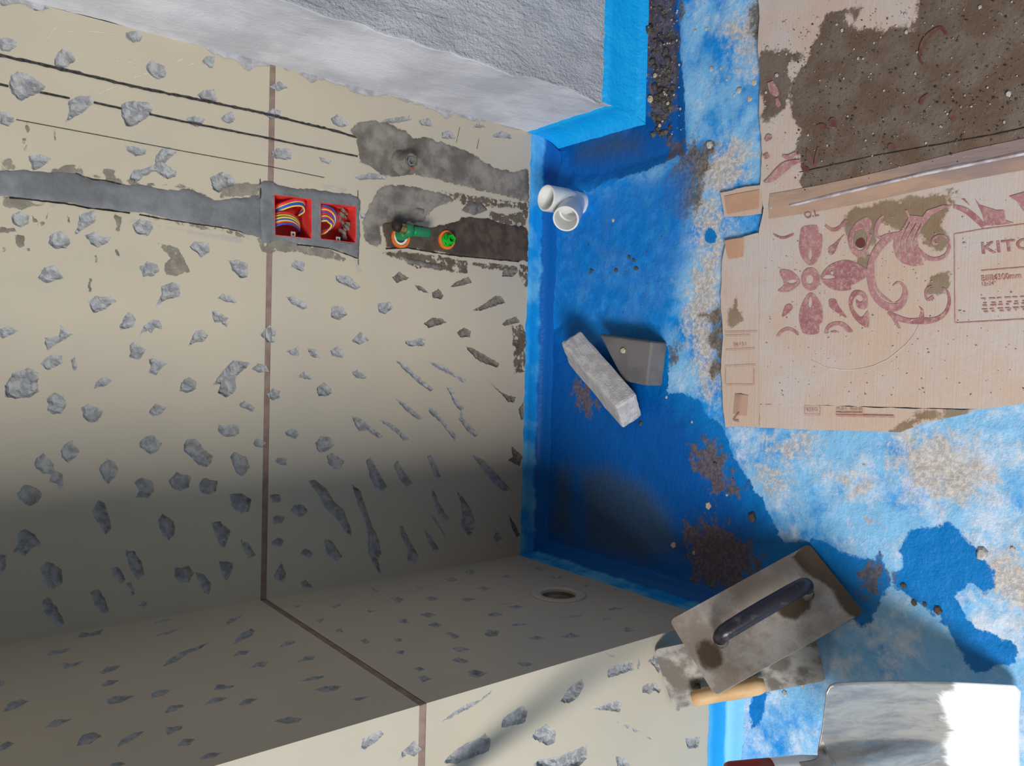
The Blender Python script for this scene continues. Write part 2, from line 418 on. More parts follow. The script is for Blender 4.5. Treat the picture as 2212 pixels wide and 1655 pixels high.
M_STEEL2 = two_tone('cement_caked_trowel', rgb(162, 157, 150), rgb(104, 98, 90), 26, rough=0.75, bumps=0.5, bscale=120)
M_HANDLE = two_tone('black_plastic_handle', rgb(44, 44, 54), rgb(92, 88, 86), 40, 0.58, 0.75, rough=0.3, bumps=0.2, spec=0.5)
M_WOOD = two_tone('pale_wood', rgb(206, 172, 128), rgb(190, 152, 108), 14, rough=0.55, bumps=0.15)
M_HWOOD = two_tone('brown_wood', rgb(122, 92, 70), rgb(98, 74, 58), 14, rough=0.6, bumps=0.15)
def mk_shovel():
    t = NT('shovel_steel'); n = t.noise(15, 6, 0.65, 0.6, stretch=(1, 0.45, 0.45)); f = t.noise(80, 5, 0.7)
    dirt_past_glare = t.step(t.math('ADD', t.attr('dirt_past_glare'), t.math('MULTIPLY', t.math('SUBTRACT', n, 0.5), 2.2)), 0.15, 0.42)
    c = t.mix(dirt_past_glare, (0.97, 0.97, 0.97), t.mix(t.step(t.noise(46, 6, 0.7, 0.4, stretch=(1.6, 0.35, 0.35), off=2.0), 0.35, 0.72), rgb(190, 183, 173), rgb(146, 144, 146)))  # near-white tip colour paints in the window glare; dirt takes over above it
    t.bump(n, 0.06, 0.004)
    return t.out(c, t.mixf(dirt_past_glare, 0.3, 0.36), t.mixf(dirt_past_glare, 0.1, 0.65))
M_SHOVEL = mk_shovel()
M_REDP = two_tone('worn_red_paint', rgb(170, 54, 42), rgb(130, 92, 80), 30, 0.5, 0.66, rough=0.5, bumps=0.2)
M_PEB = two_tone('pale_gravel', rgb(192, 190, 188), rgb(150, 147, 144), 60, rough=0.8, bumps=0.4)
M_SHARD = two_tone('beige_tile_shard', rgb(206, 190, 164), rgb(190, 176, 152), 60, rough=0.6, bumps=0.2)
M_CLOD = two_tone('dark_clod', rgb(92, 86, 80), rgb(62, 57, 52), 60, rough=0.6, bumps=0.6)
# ------------------------------------------------------------------ chisel marks in the tiles, traced on their walls
# each line is one mark; a leading m marks the muddy ones
CHIPS = {
('F', 0, 0): """0,0 60,0 105,25 60,45 0,45
265,0 380,20 400,45 330,85 270,85 255,60
0,305 60,295 135,335 130,375 70,415 0,400
500,380 570,420 600,470 560,520 490,555 440,530 435,470 460,410
1000,260 1070,235 1135,285 1110,330 1060,345 1000,305
140,565 220,585 300,640 370,690 310,740 200,785 165,805 90,740 75,660 95,590
1150,525 1205,485 1310,525 1325,600 1270,635 1190,595
1605,490 1640,440 1710,450 1690,545 1650,530
545,800 640,755 720,760 745,820 680,880 590,930 520,975 545,900
965,820 1060,800 1180,815 1215,870 1190,920 1090,995 1000,1010 965,900
1480,940 1540,920 1625,945 1610,1000 1560,1010 1500,985
1750,935 1840,880 1870,950 1820,985 1770,965
0,885 60,890 115,930 110,970 70,1000 0,990
1560,755 1620,715 1700,705 1730,800 1660,825 1600,790
225,1240 330,1225 415,1265 330,1330 260,1360
985,1150 1070,1165 1165,1190 1150,1230 1080,1245 1010,1195
1290,1180 1350,1165 1405,1210 1330,1275 1310,1300 1405,1365 1400,1400 1330,1425 1230,1360 1150,1400 1050,1475 1020,1440 1060,1350 1150,1345 1230,1300 1240,1230
1665,1410 1760,1365 1850,1400 1880,1460 1740,1535 1690,1500""",
('F', 550, 0): """115,690 200,645 265,700 180,725
75,905 150,860 205,880 210,935 130,945
600,940 660,910 715,950 745,995 690,1015 630,990
1010,955 1100,935 1235,920 1250,950 1150,975 1020,985
1300,960 1385,935 1420,1010 1330,1000
1485,1050 1560,1040 1600,1105 1490,1100
1735,1015 1790,960 1835,1015
1885,1075 1960,1040 2055,1080 2040,1105 1900,1095
135,1215 180,1180 285,1185 290,1270 170,1265
505,1240 610,1280 590,1305 530,1290
785,1410 930,1370 1055,1400 1040,1425 830,1430""",
('F', 0, 400): """85,240 160,210 230,240 235,300 160,345 95,300
615,320 630,240 750,195 760,290 650,360 590,400
390,400 470,360 540,400 560,460 530,500 440,510 385,465
670,400 750,370 790,405 885,415 860,455 770,500 740,480
1045,320 1110,265 1200,290 1220,350 1170,405 1080,380
1505,490 1550,445 1660,460 1665,530 1600,575
1105,650 1170,610 1250,630 1270,680 1220,725 1140,725
1815,600 1890,590 1970,625 1965,730 1910,745 1850,680
300,740 350,660 420,630 460,660 505,740 430,760 370,780
1275,810 1370,765 1435,800 1430,890 1350,900 1230,970 1260,910 1290,860
700,930 760,880 810,890 880,880 925,925 830,990 740,1020
1725,900 1770,860 1850,885 1885,935 1820,935
950,1130 985,1050 1030,1000 1080,1060 1065,1125 960,1150
1100,1200 1140,1120 1210,1065 1270,1075 1290,1150 1240,1130 1200,1185 1170,1155
1680,1010 1720,995 1810,1060 1800,1135 1760,1090 1700,1090
1495,1285 1550,1160 1610,1150 1655,1195 1620,1245 1560,1245
2065,1185 2140,1110 2195,1160 2190,1245 2130,1260 2100,1220
0,1140 80,1120 145,1155 80,1200 20,1220 0,1200
350,1210 470,1200 480,1110 580,1185 490,1240 370,1315
1020,1270 1075,1245 1160,1310 1110,1390 1020,1370 1040,1320
320,1410 400,1350 490,1355 500,1410 400,1470 360,1460
560,1385 590,1365 610,1420 605,1480 580,1470
1175,1390 1220,1375 1330,1415 1270,1465 1240,1510 1180,1490 1200,1430
1690,1590 1760,1490 1850,1390 1990,1410 1960,1450 1880,1510 1870,1560 1880,1620 1850,1655 1800,1690 1730,1650 1750,1580
1995,1465 2050,1415 2110,1430 2140,1480 2060,1490
40,1600 100,1490 230,1450 310,1490 300,1600 310,1640 230,1690 120,1700 40,1680
745,1620 760,1560 840,1520 890,1555 850,1590
1425,1640 1440,1570 1500,1520 1565,1570 1560,1620 1500,1650""",
('F', 550, 400): """285,650 320,595 400,610 390,690
640,715 750,720 845,815 800,830 650,765
m 1090,735 1150,690 1230,740 1130,780
250,890 300,885 400,930 415,975 380,990 290,940
605,1050 615,960 700,965 740,1030 670,1075
975,940 1080,925 1100,975 1040,1025 985,1010
m 1270,795 1330,805 1385,860 1300,835
m 1410,850 1465,825 1500,880 1485,905 1415,895
m 1550,815 1600,770 1700,725 1725,775 1640,800
m 1730,995 1830,940 1910,880 1960,880 1990,935 1880,970 1790,1000
m 1340,1100 1420,1050 1490,1060 1525,1090 1460,1115 1380,1135
m 1605,1170 1665,1130 1720,1165 1715,1205 1630,1210
m 1965,1110 2000,1070 2080,1045 2105,1090 1990,1120
765,1240 845,1160 910,1230 840,1270
250,1320 350,1285 355,1360 300,1355
420,1300 490,1300 520,1380 450,1365
595,1320 660,1280 715,1325 700,1375 620,1360
1185,1235 1240,1240 1320,1215 1360,1230 1350,1280 1220,1280
m 1675,1280 1740,1300 1830,1350 1940,1410 1935,1450 1830,1420 1760,1380 1700,1320
325,1520 400,1485 460,1535 440,1550
770,1490 820,1460 890,1520 870,1540 800,1530
1120,1395 1170,1400 1260,1480 1370,1580 1420,1620 1400,1640 1310,1580 1220,1500
1370,1400 1480,1420 1590,1500 1680,1550 1660,1570 1560,1510 1460,1460
495,1610 550,1565 600,1610 615,1650 560,1680 500,1660
m 2050,1260 2110,1240 2165,1290 2120,1330
m 1970,690 2020,655 2090,690 2060,725 1965,730
835,215 885,230 885,270 840,265""",
('F', 0, 800): """370,220 430,180 500,200 530,270 490,345 420,355 370,320 390,270
645,300 700,268 825,315 800,370 770,415 700,410 660,365
1180,330 1230,265 1320,295 1280,345 1220,370
1895,280 1940,240 2025,295 2010,330 1930,300
1725,470 1740,430 1800,445 1840,425 1895,440 1905,500 1860,530 1770,525
1105,580 1150,525 1215,515 1285,580 1260,640 1190,670 1110,610
485,640 510,590 570,560 635,640 600,690 540,735 490,690
1460,590 1490,545 1565,545 1620,630 1690,680 1685,730 1640,775 1570,750 1520,690 1465,650
270,720 340,655 410,720 440,800 490,820 510,930 470,950 450,900 390,890 410,830 340,820 280,770
785,780 850,700 910,730 945,790 920,840 860,905 815,850
1830,690 1860,648 1960,690 1985,770 1930,845 1880,820 1850,760
1065,890 1120,850 1210,880 1225,960 1180,1015 1075,1010 1110,960
1340,880 1400,810 1520,840 1500,930 1430,965 1360,930
1580,910 1610,855 1730,880 1720,960 1650,995 1590,960
135,980 200,905 290,930 340,985 300,1050 230,1085 150,1030
1820,980 1920,975 1995,1030 1980,1120 1910,1145 1840,1080
735,1110 780,1030 835,1060 870,1180 890,1260 840,1310 800,1240 750,1170
1250,1190 1290,1145 1385,1200 1390,1300 1340,1355 1280,1290
1680,1210 1750,1205 1830,1280 1790,1410 1750,1400 1700,1290
100,1450 140,1380 140,1290 200,1260 270,1300 335,1390 260,1415 190,1480
1910,1345 1980,1380 2030,1470 1980,1500 1930,1420
0,1460 50,1470 40,1580 0,1630
2010,580 2040,535 2115,570 2090,615 2030,610
990,1430 1070,1440 1130,1540 1150,1620 1090,1670 1030,1580 1010,1500""",
('F', 0, 1205): """325,90 360,30 420,45 490,100 500,200 430,245 370,230 340,160
880,80 940,70 1000,170 960,210 900,150
1385,70 1430,80 1500,60 1540,120 1500,195 1420,200 1385,140
1545,110 1620,130 1680,210 1660,295 1620,280 1580,190
1740,30 1860,35 1840,120 1800,190 1760,120
710,270 790,250 830,320 870,430 800,455 750,370
335,340 380,310 440,380 520,520 470,560 400,480 350,440
1005,200 1040,190 1075,290 1050,305
1100,380 1140,335 1170,370 1140,405""",
('L', 0, 1205): """595,640 650,590 720,600 825,560 800,610 700,630
365,780 400,740 560,715 520,755
485,835 560,840 680,815 600,860 510,885
785,910 860,865 970,855 920,890 820,925
800,1010 850,975 960,970 900,1005 820,1025
840,1130 910,1100 1080,1095 960,1150 870,1165
1200,1080 1270,1050 1365,1050 1290,1095 1205,1120
1700,1050 1730,1005 1870,1020 1780,1050
1620,1170 1690,1110 1830,1105 1740,1145
1880,1185 1950,1120 2050,1115 1990,1160
1290,1240 1350,1175 1480,1165 1400,1215
20,1230 70,1150 160,1125 240,1140 140,1195
355,1350 430,1290 575,1280 450,1345
600,1500 650,1410 740,1385 810,1410 720,1480
925,1510 960,1450 1060,1390 1150,1380 1060,1450
1310,1350 1450,1335 1440,1365 1330,1415
1400,1500 1460,1440 1555,1440 1500,1490
1585,1590 1650,1550 1770,1545 1700,1590 1600,1610
0,1490 60,1460 120,1470 50,1520 0,1540
860,1655 920,1625 1005,1630 960,1655
1220,520 1290,490 1370,485 1300,510
1200,635 1300,595 1430,560 1350,605
1290,865 1340,810 1430,750 1540,715 1670,670 1580,730 1480,770 1400,830
1780,550 1820,490 1930,455 1860,505
1845,695 1900,610 2000,560 2025,580 2000,620 1920,660
1850,780 1900,740 1995,735 1950,770
1970,885 2040,830 2135,825 2100,870 2040,865
0,975 40,975 30,1010 0,1025""",
('F', 550, 1205): """150,150 210,30 250,130 230,195 160,180
365,200 400,175 465,235 390,250""",
('L', 550, 1205): """190,715 250,665 335,655 310,685 230,710
335,830 410,780 490,780 460,810
360,985 450,945 575,935 500,970
470,1050 560,1020 690,1015 650,1055 560,1070
720,1135 820,1110 920,1100 840,1135
150,1300 270,1265 385,1275 350,1305 270,1320
480,495 560,480 525,520
305,380 370,378 345,400
600,375 690,370 640,408
640,570 690,560 700,595 650,595
835,655 880,640 920,670 880,690
885,420 960,420 920,440
920,235 990,265 960,275
1080,320 1130,310 1190,330 1140,360
1270,225 1350,230 1310,255
1130,490 1200,485 1235,515 1160,520
1105,640 1170,640 1175,670 1120,668
1115,740 1190,740 1180,770 1120,760
1305,450 1380,435 1445,455 1370,475
1370,535 1430,512 1490,535 1450,560
1350,325 1400,308 1475,325 1390,345
1515,175 1560,155 1615,175 1560,192
1515,600 1560,590 1635,630 1580,645
1570,720 1640,705 1715,730 1620,750
1565,815 1620,790 1705,820 1660,845
1260,880 1310,865 1355,890 1310,905
1290,945 1345,935 1400,960 1335,990
1685,905 1740,890 1850,915 1780,955 1720,945
1635,330 1690,315 1765,328 1690,350
1670,115 1710,85 1755,105 1720,140
1760,245 1820,228 1880,242 1820,265
1955,150 2000,135 2060,150 2010,168
1845,455 1900,430 1975,450 1910,470
1825,610 1850,570 1940,580 1930,620 1860,630
1930,372 2050,350 2020,372
2010,390 2080,375 2145,392 2070,405
2010,535 2100,520 2175,528 2090,545""",
('L', 1050, 1205): """375,85 440,70 485,90 420,100
500,150 560,155 625,130 600,165 550,172
765,215 800,205 830,220 790,232
1010,260 1040,240 1045,268
330,640 400,620 480,640 410,655
585,630 670,595 760,622 670,640
580,485 670,455 775,460 660,480
890,495 950,475 1020,485 950,498
950,420 1020,390 1095,405 1030,415
1065,575 1120,550 1195,580 1120,592
225,835 300,825 395,850 300,865
1385,465 1430,450 1450,470""",
('N', 1050, 1205): """960,900 990,870 1165,815 1175,890 1060,930 970,955
1200,880 1210,800 1225,840 1215,885
1285,820 1345,760 1385,800 1395,870 1370,920 1330,860
1240,1070 1250,1010 1340,990 1395,1050 1375,1085 1340,1055 1300,1085
590,1150 640,1050 760,960 785,1010 720,1120 660,1155
120,1350 140,1270 290,1170 330,1220 310,1310 220,1335
365,1430 390,1370 480,1325 560,1390 545,1470 490,1495
850,1205 940,1170 1030,1135 1080,1160 1065,1230 980,1215
1480,1180 1560,1160 1530,1225
1585,1440 1700,1420 1690,1510 1600,1520
1030,1575 1100,1590 1145,1655 1090,1700 1040,1655
370,1650 420,1605 600,1570 800,1485 800,1600 740,1655 560,1700
1035,1300 1060,1305 1050,1325
1085,1330 1140,1330 1130,1355
1155,1355 1235,1380 1180,1390
1270,1415 1320,1440 1300,1450
945,752 965,762 1025,780 990,790""",
('N', 550, 1205): """1480,1310 1560,1240 1690,1160 1790,1130 1890,1050 1880,1075 1800,1140 1690,1205
840,1520 860,1440 1000,1370 1025,1400 990,1440 880,1525
1140,1615 1180,1530 1270,1450 1325,1520 1270,1580 1210,1565
1495,1630 1550,1570 1650,1490 1790,1430 1830,1390 1880,1450 1860,1540 1780,1570 1600,1640""",
('F', 550, 800): """95,190 150,145 205,165 200,220 150,240 105,220
495,170 550,95 610,150 590,205 510,205
1120,225 1190,260 1290,340 1350,385 1300,395 1200,320
1370,290 1420,300 1470,360 1530,440 1605,520 1590,565 1530,480 1470,410 1390,340
1520,125 1575,150 1610,240 1665,300 1650,370 1720,440 1780,510 1750,530 1690,480 1620,390 1640,330 1580,260 1550,180
770,360 850,385 940,460 1025,530 990,545 900,480 830,485 790,420
990,395 1060,405 1150,470 1230,550 1180,560 1130,500 1060,450
m 1850,80 1920,140 1960,175 2020,200 2075,215 2060,260 2015,250 1960,190
240,495 300,455 360,510 320,548 260,520
485,580 530,520 600,530 640,600 560,650 515,655 490,620
570,680 610,655 715,720 680,790 630,780 585,740
150,720 190,695 260,700 255,755 200,750
885,720 920,690 960,760 1010,850 1055,930 1020,965 960,940 920,860
1105,760 1130,715 1180,790 1255,900 1210,925 1160,880
1370,680 1400,670 1450,760 1480,850 1440,865 1400,760
1715,660 1830,720 1950,850 2045,960 1980,970 1890,890 1800,770
m 2040,600 2150,680 2110,765 2010,715 2050,690
115,990 200,980 215,1040 150,1060
285,1120 320,1065 390,1070 425,1120 360,1175
425,880 480,870 570,940 630,1040 700,1100 760,1240 770,1330 720,1280 640,1170 560,1100 500,980
765,895 840,960 880,1080 930,1220 990,1350 1010,1460 980,1500 1010,1630 980,1600 900,1450 900,1330 880,1200 820,1060
1400,950 1430,960 1470,1060 1550,1180 1530,1200 1450,1130 1420,1020
1380,1125 1430,1170 1500,1280 1540,1380 1480,1280
1595,950 1650,1000 1725,1110 1750,1200 1740,1310 1700,1320 1640,1240 1650,1130 1640,1050
140,1180 180,1145 240,1165 220,1210 160,1230
1150,1230 1180,1240 1230,1350 1305,1480 1280,1535 1210,1520 1220,1420 1160,1310
1340,1250 1400,1320 1470,1420 1440,1450 1390,1400
m 2020,1150 2080,1240 2145,1310 2080,1325 2050,1270
1895,1330 1920,1275 1970,1340 1930,1390
135,1360 190,1325 240,1355 200,1410 140,1385
360,1450 410,1410 465,1460 430,1500
545,1340 610,1350 700,1480 650,1520 580,1470
m 2095,310 2140,250 2155,380 2120,400""",
}
def chips_for(key, plane):
    out = []
    for (k, x0, y0), txt in CHIPS.items():
        if k != key: continue
        for line in txt.splitlines():
            muddy = line.startswith('m '); line = line[2:] if muddy else line
            out.append(([plane.uv(*p) for p in crop(x0, y0, line)], muddy))
    return out

def build_tiles(root, plane, a0, a1, chips, holes, rows, joints=()):
    """tiles (with real holes where marks were hacked out), joint strips and the rough marks themselves.
    rows: list of (z0, z1); everything between rows is joint."""
    loops, extra, polys = [], [], []
    zmax = 1.30
    A, B = min(a0, a1), max(a0, a1)
    for i, (poly, muddy) in enumerate(chips):
        poly = [(min(max(x, A + 0.002), B - 0.002), min(max(y, rows[0][0] + 0.002), zmax)) for x, y in poly]
        L = roughen(poly, 0.0028, 0.0017, i * 3.1, 190)
        L = [(min(max(x, A + 0.0012), B - 0.0012), min(max(y, rows[0][0] + 0.0012), zmax + 0.01)) for x, y in L]
        polys.append(L); loops.append(L)
        ins = grid_in(L, 0.0045, 0.35, 0.35); extra += ins
    loops += holes
    for (z0, z1) in rows:
        loops.append([(A, z0), (B, z0), (B, z1), (A, z1)])
    jl = []
    for k in range(len(rows) - 1):
        jl.append((rows[k][1], rows[k + 1][0]))
    V, F = tris_of(loops, extra)
    Vn = np.array(V); cen = np.array([Vn[list(f)].mean(0) for f in F])
    owner = np.full(len(F), -1)
    for i, L in enumerate(polys):
        xs = [p[0] for p in L]; ys = [p[1] for p in L]
        m = (cen[:, 0] > min(xs)) & (cen[:, 0] < max(xs)) & (cen[:, 1] > min(ys)) & (cen[:, 1] < max(ys)) & (owner == -1)
        idx = np.where(m)[0]
        if len(idx): owner[idx[inside(L, cen[idx])]] = i
    for h in holes: owner[inside(h, cen)] = -9
    inb = (cen[:, 0] > A) & (cen[:, 0] < B)
    tiles = []
    def emit(name, sel, mat, parent, lift, smooth=False):
        used = sorted({i for f in sel for i in F[f]}); mp = {g: k for k, g in enumerate(used)}
        vs_ = [plane.pt(V[g][0], V[g][1], lift(g) if callable(lift) else lift) for g in used]
        fs_ = []
        for f in sel:
            t = [mp[i] for i in F[f]]
            p0, p1, p2 = vs_[t[0]], vs_[t[1]], vs_[t[2]]
            if (p1 - p0).cross(p2 - p0).dot(plane.n) < 0: t.reverse()
            fs_.append(t)
        return mesh_obj(name, vs_, fs_, mat, parent, smooth)
    for k, (z0, z1) in enumerate(rows):
        sel = np.where((owner == -1) & inb & (cen[:, 1] > z0) & (cen[:, 1] < z1))[0]
        tiles.append(emit('tile', sel, M_TILE, root, 0.0))
    for (z0, z1) in jl:
        sel = np.where((owner == -1) & inb & (cen[:, 1] > z0) & (cen[:, 1] < z1))[0]
        emit('joint', sel, M_GROUT, root, -0.0006)
    for i, L in enumerate(polys):
        sel = np.where(owner == i)[0]
        if len(sel) == 0: continue
        idx = sorted({g for f in sel for g in F[f]})
        P = Vn[idx]; d = edge_dist(L, P); c = P.mean(0)
        ang = random.uniform(0, 6.28); tx, ty = math.cos(ang), math.sin(ang)
        ext = max(1e-4, d.max()); r = max(np.ptp(P[:, 0]), np.ptp(P[:, 1]))
        D = min(0.0082, 0.0030 + 0.36 * ext)
        dep = {}
        for g, dd, p in zip(idx, d, P):
            x, y = p - c
            ridge = abs((x * tx + y * ty) / (r * 0.5 + 1e-4) + 0.35 * fbm(p[0] * 90, p[1] * 90, i)) 
            h = D * (0.45 + 0.6 * min(1, ridge)) * min(1.0, (dd / 0.0034) ** 0.7) * (0.85 + 0.9 * fbm(p[0] * 150, p[1] * 150, i + 5, 3))
            dep[g] = -min(0.0088, max(0.0, h)) if dd > 1e-5 else 0.0
        zc = c[1]
        ti = 0
        for k, (z0, z1) in enumerate(rows):
            if zc > z0 - 0.006: ti = k
        emit('chip', sel, M_CHIPM if chips[i][1] else M_CHIP, tiles[ti], lambda g: dep[g])
    return tiles

def blob(name, plane, polys, mat, parent, h=0.002, edge=0.006, base=0.0006, step=0.006, amp=0.0016, fr=120, holes=(), rough=0.6, seed=0.0, smooth=True, hfr=70):
    """a raised patch of material smeared on a plane: real thickness, ragged rim"""
    if polys and not isinstance(polys[0][0], (tuple, list)): polys = [polys]
    A = ([], []); rims = []
    for q, poly in enumerate(polys):
        L = roughen(poly, step * 0.7, amp, seed + q * 7.7, fr)
        hs = [list(k) for k in holes]
        V, F = tris_of([L] + hs, grid_in(L, step))
        Vn = np.array(V); cen = np.array([Vn[list(f)].mean(0) for f in F]); keep = inside(L, cen)
        for k in hs: keep &= ~inside(k, cen)
        d = edge_dist(L, Vn); rims += list(d)
        for k in hs: d = np.minimum(d, edge_dist(k, Vn) + 0.004)
        hh = [base + h * min(1, (dd / edge)) ** 0.6 * (1 + rough * 1.6 * fbm(p[0] * hfr, p[1] * hfr, seed, 4)) for dd, p in zip(d, V)]
        vs_ = [plane.pt(p[0], p[1], max(base, z)) for p, z in zip(V, hh)]
        # skirt down to the surface
        fs_ = []
        for f, k in zip(F, keep):
            if not k: continue
            t = list(f)
            if (vs_[t[1]] - vs_[t[0]]).cross(vs_[t[2]] - vs_[t[0]]).dot(plane.n) < 0: t.reverse()
            fs_.append(tuple(t))
        add(A, (vs_, fs_))
    ob = mesh_obj(name, A[0], A[1], mat, parent, smooth)
    set_attr(ob, 'rim', rims)
    return ob

# ------------------------------------------------------------------ far wall
def slab(name, x0, x1, y0, y1, z0, z1, mat, parent=None):
    v, f = box_mesh(((x0 + x1) / 2, (y0 + y1) / 2, (z0 + z1) / 2), (1, 0, 0), (0, 1, 0), (0, 0, 1), (x1 - x0) / 2, (y1 - y0) / 2, (z1 - z0) / 2)
    return mesh_obj(name, v, f, mat, parent)
# mortar bed behind the tiles, open where the two boxes sit
BOX1 = [FAR.uv(*p) for p in px('590,421 671,431 671,517 592,509')]
BOX2 = [FAR.uv(*p) for p in px('690,438 767,447 766,526 690,517')]
def rect_of(q):
    return (min(p[0] for p in q), max(p[0] for p in q), min(p[1] for p in q), max(p[1] for p in q))
def far_bed():
    loops = [[(-0.02, -0.06), (WW + 0.02, -0.06), (WW + 0.02, TOP), (-0.02, TOP)], BOX1, BOX2]
    V, F = tris_of(loops, [])
    Vn = np.array(V); cen = np.array([Vn[list(f)].mean(0) for f in F]); keep = ~(inside(BOX1, cen) | inside(BOX2, cen))
    A = ([FAR.pt(p[0], p[1], -0.0095) for p in V], [tuple(f) for f, k in zip(F, keep) if k])
    add(A, box_mesh(((WW) / 2, 0.13, (TOP - 0.06) / 2), (1, 0, 0), (0, 1, 0), (0, 0, 1), WW / 2 + 0.02, 0.06, (TOP + 0.06) / 2))
    return mesh_obj('wall_far', A[0], A[1], M_MORTAR)
wall_far = far_bed()
tag(wall_far, 'tiled back wall of the niche, hacked all over, with pipe outlets and socket boxes', 'wall', kind='structure')
ROWS = [(ZB, ZG0), (ZG1, 1.25), (1.2605, 1.856), (1.8665, TOP)]
far_tiles = build_tiles(wall_far, FAR, 0.0, WW, chips_for('F', FAR), [BOX1, BOX2], ROWS)

# ------------------------------------------------------------------ projecting left wall: inner face and end face
wall_left = slab('wall_left', -1.3, -0.0095, -WL + 0.0095, 0.19, -0.06, TOP, M_MORTAR)
tag(wall_left, 'tiled wall end projecting into the room beside the niche, hacked all over', 'wall', kind='structure')
HOLE_C = LEFT.uv(1207, 1285); HOLE_R = 0.033
hole = [(HOLE_C[0] + HOLE_R * math.cos(2 * math.pi * k / 28), HOLE_C[1] + HOLE_R * math.sin(2 * math.pi * k / 28)) for k in range(28)]
left_chips = [c for c in chips_for('L', LEFT) if math.hypot(np.mean([p[0] for p in c[0]]) - HOLE_C[0], np.mean([p[1] for p in c[0]]) - HOLE_C[1]) > 0.062]
left_tiles = build_tiles(wall_left, LEFT, -WL, 0.0, left_chips, [hole], ROWS)
near_tiles = build_tiles(wall_left, NEAR, -1.2, 0.0, chips_for('N', NEAR), [], ROWS)
# pipe sleeve in the left wall: raised tile-coloured collar with a hollow pipe end
pc = LEFT.pt(HOLE_C[0], HOLE_C[1])
sl = empty('pipe_sleeve', pc); tag(sl, 'round beige pipe collar set low in the shaded side wall of the niche', 'pipe collar')
v, f = lathe_mesh(pc, (1, 0, 0), [(0.052, 0.0), (0.052, 0.0022), (0.050, 0.0032), (0.036, 0.0032), (0.0335, 0.0015), (0.033, -0.004)], 40); mesh_obj('collar', v, f, M_TILE, sl, True)
v, f = lathe_mesh(pc, (1, 0, 0), [(0.033, -0.0035), (0.032, -0.0092), (0.0005, -0.0092)], 32)
mesh_obj('pipe_end', v, f, M_LUMP, sl, False)

# ------------------------------------------------------------------ plastered column on the right
def column():
    rng = np.random.RandomState(3)
    S = list(np.arange(0.0, WC, 0.011)) + [WC - 0.004, WC] + list(np.arange(WC + 0.004, WC + 0.42, 0.009)) + [WC + 0.6, WC + 0.95]
    Z = list(np.arange(-0.06, 1.3, 0.011)) + [1.5, 1.8, 2.1, TOP]
    V = []
    for z in Z:
        edge = 0.007 * fbm(3.3, z * 14, 2, 4) * 2
        for s in S:
            if s <= WC:
                n = 0.004 * fbm(s * 9, z * 7, 1) + 0.0012 * fbm(s * 60, z * 40, 4)
                V.append((WW + n + (edge if s > WC - 0.01 else 0), -s, z))
            else:
                n = 0.004 * fbm(s * 20, z * 14, 7) + 0.0045 * fbm(s * 75, z * 45, 9, 4)
                V.append((WW + (s - WC) + (edge if s < WC + 0.006 else 0), -WC + n, z))
    W = len(S); F, mi = [], []
    for i in range(len(Z) - 1):
        for j in range(W - 1):
            F.append((i * W + j, i * W + j + 1, (i + 1) * W + j + 1, (i + 1) * W + j)); mi.append(1 if S[j] >= WC - 0.001 else 0)
    o = mesh_obj('wall_right', V, F, M_PLAS_S, smooth=True)
    o.data.materials.append(M_PLAS_R)
    o.data.polygons.foreach_set('material_index', mi)
    return o
wall_right = column()
tag(wall_right, 'grey cement plastered column with one smooth and one rough face', 'wall', kind='structure')
core = slab('column_core', WW + 0.012, 2.0, -WC + 0.012, 0.19, -0.06, TOP, M_MORTAR, wall_right)
# ragged plaster running over the tile edge
PE = px('0,-14 0,3 40,8 68,20 95,26 105,14 160,28 220,36 290,58 345,70 400,88 440,103 455,112 480,128 508,132 530,155 560,148 590,140 640,158 662,170 678,182 690,172 740,188 790,210 818,212 830,205 900,228 935,238 965,256 985,248 1020,262 1060,262 1090,276 1144,284 1146,262 1000,225 800,175 600,120 400,70 200,20 80,-10')
blob('plaster_fringe', FAR, [FAR.uv(*p) for p in PE], M_FRINGE, wall_far, 0.003, 0.012, step=0.006, amp=0.004, fr=60)

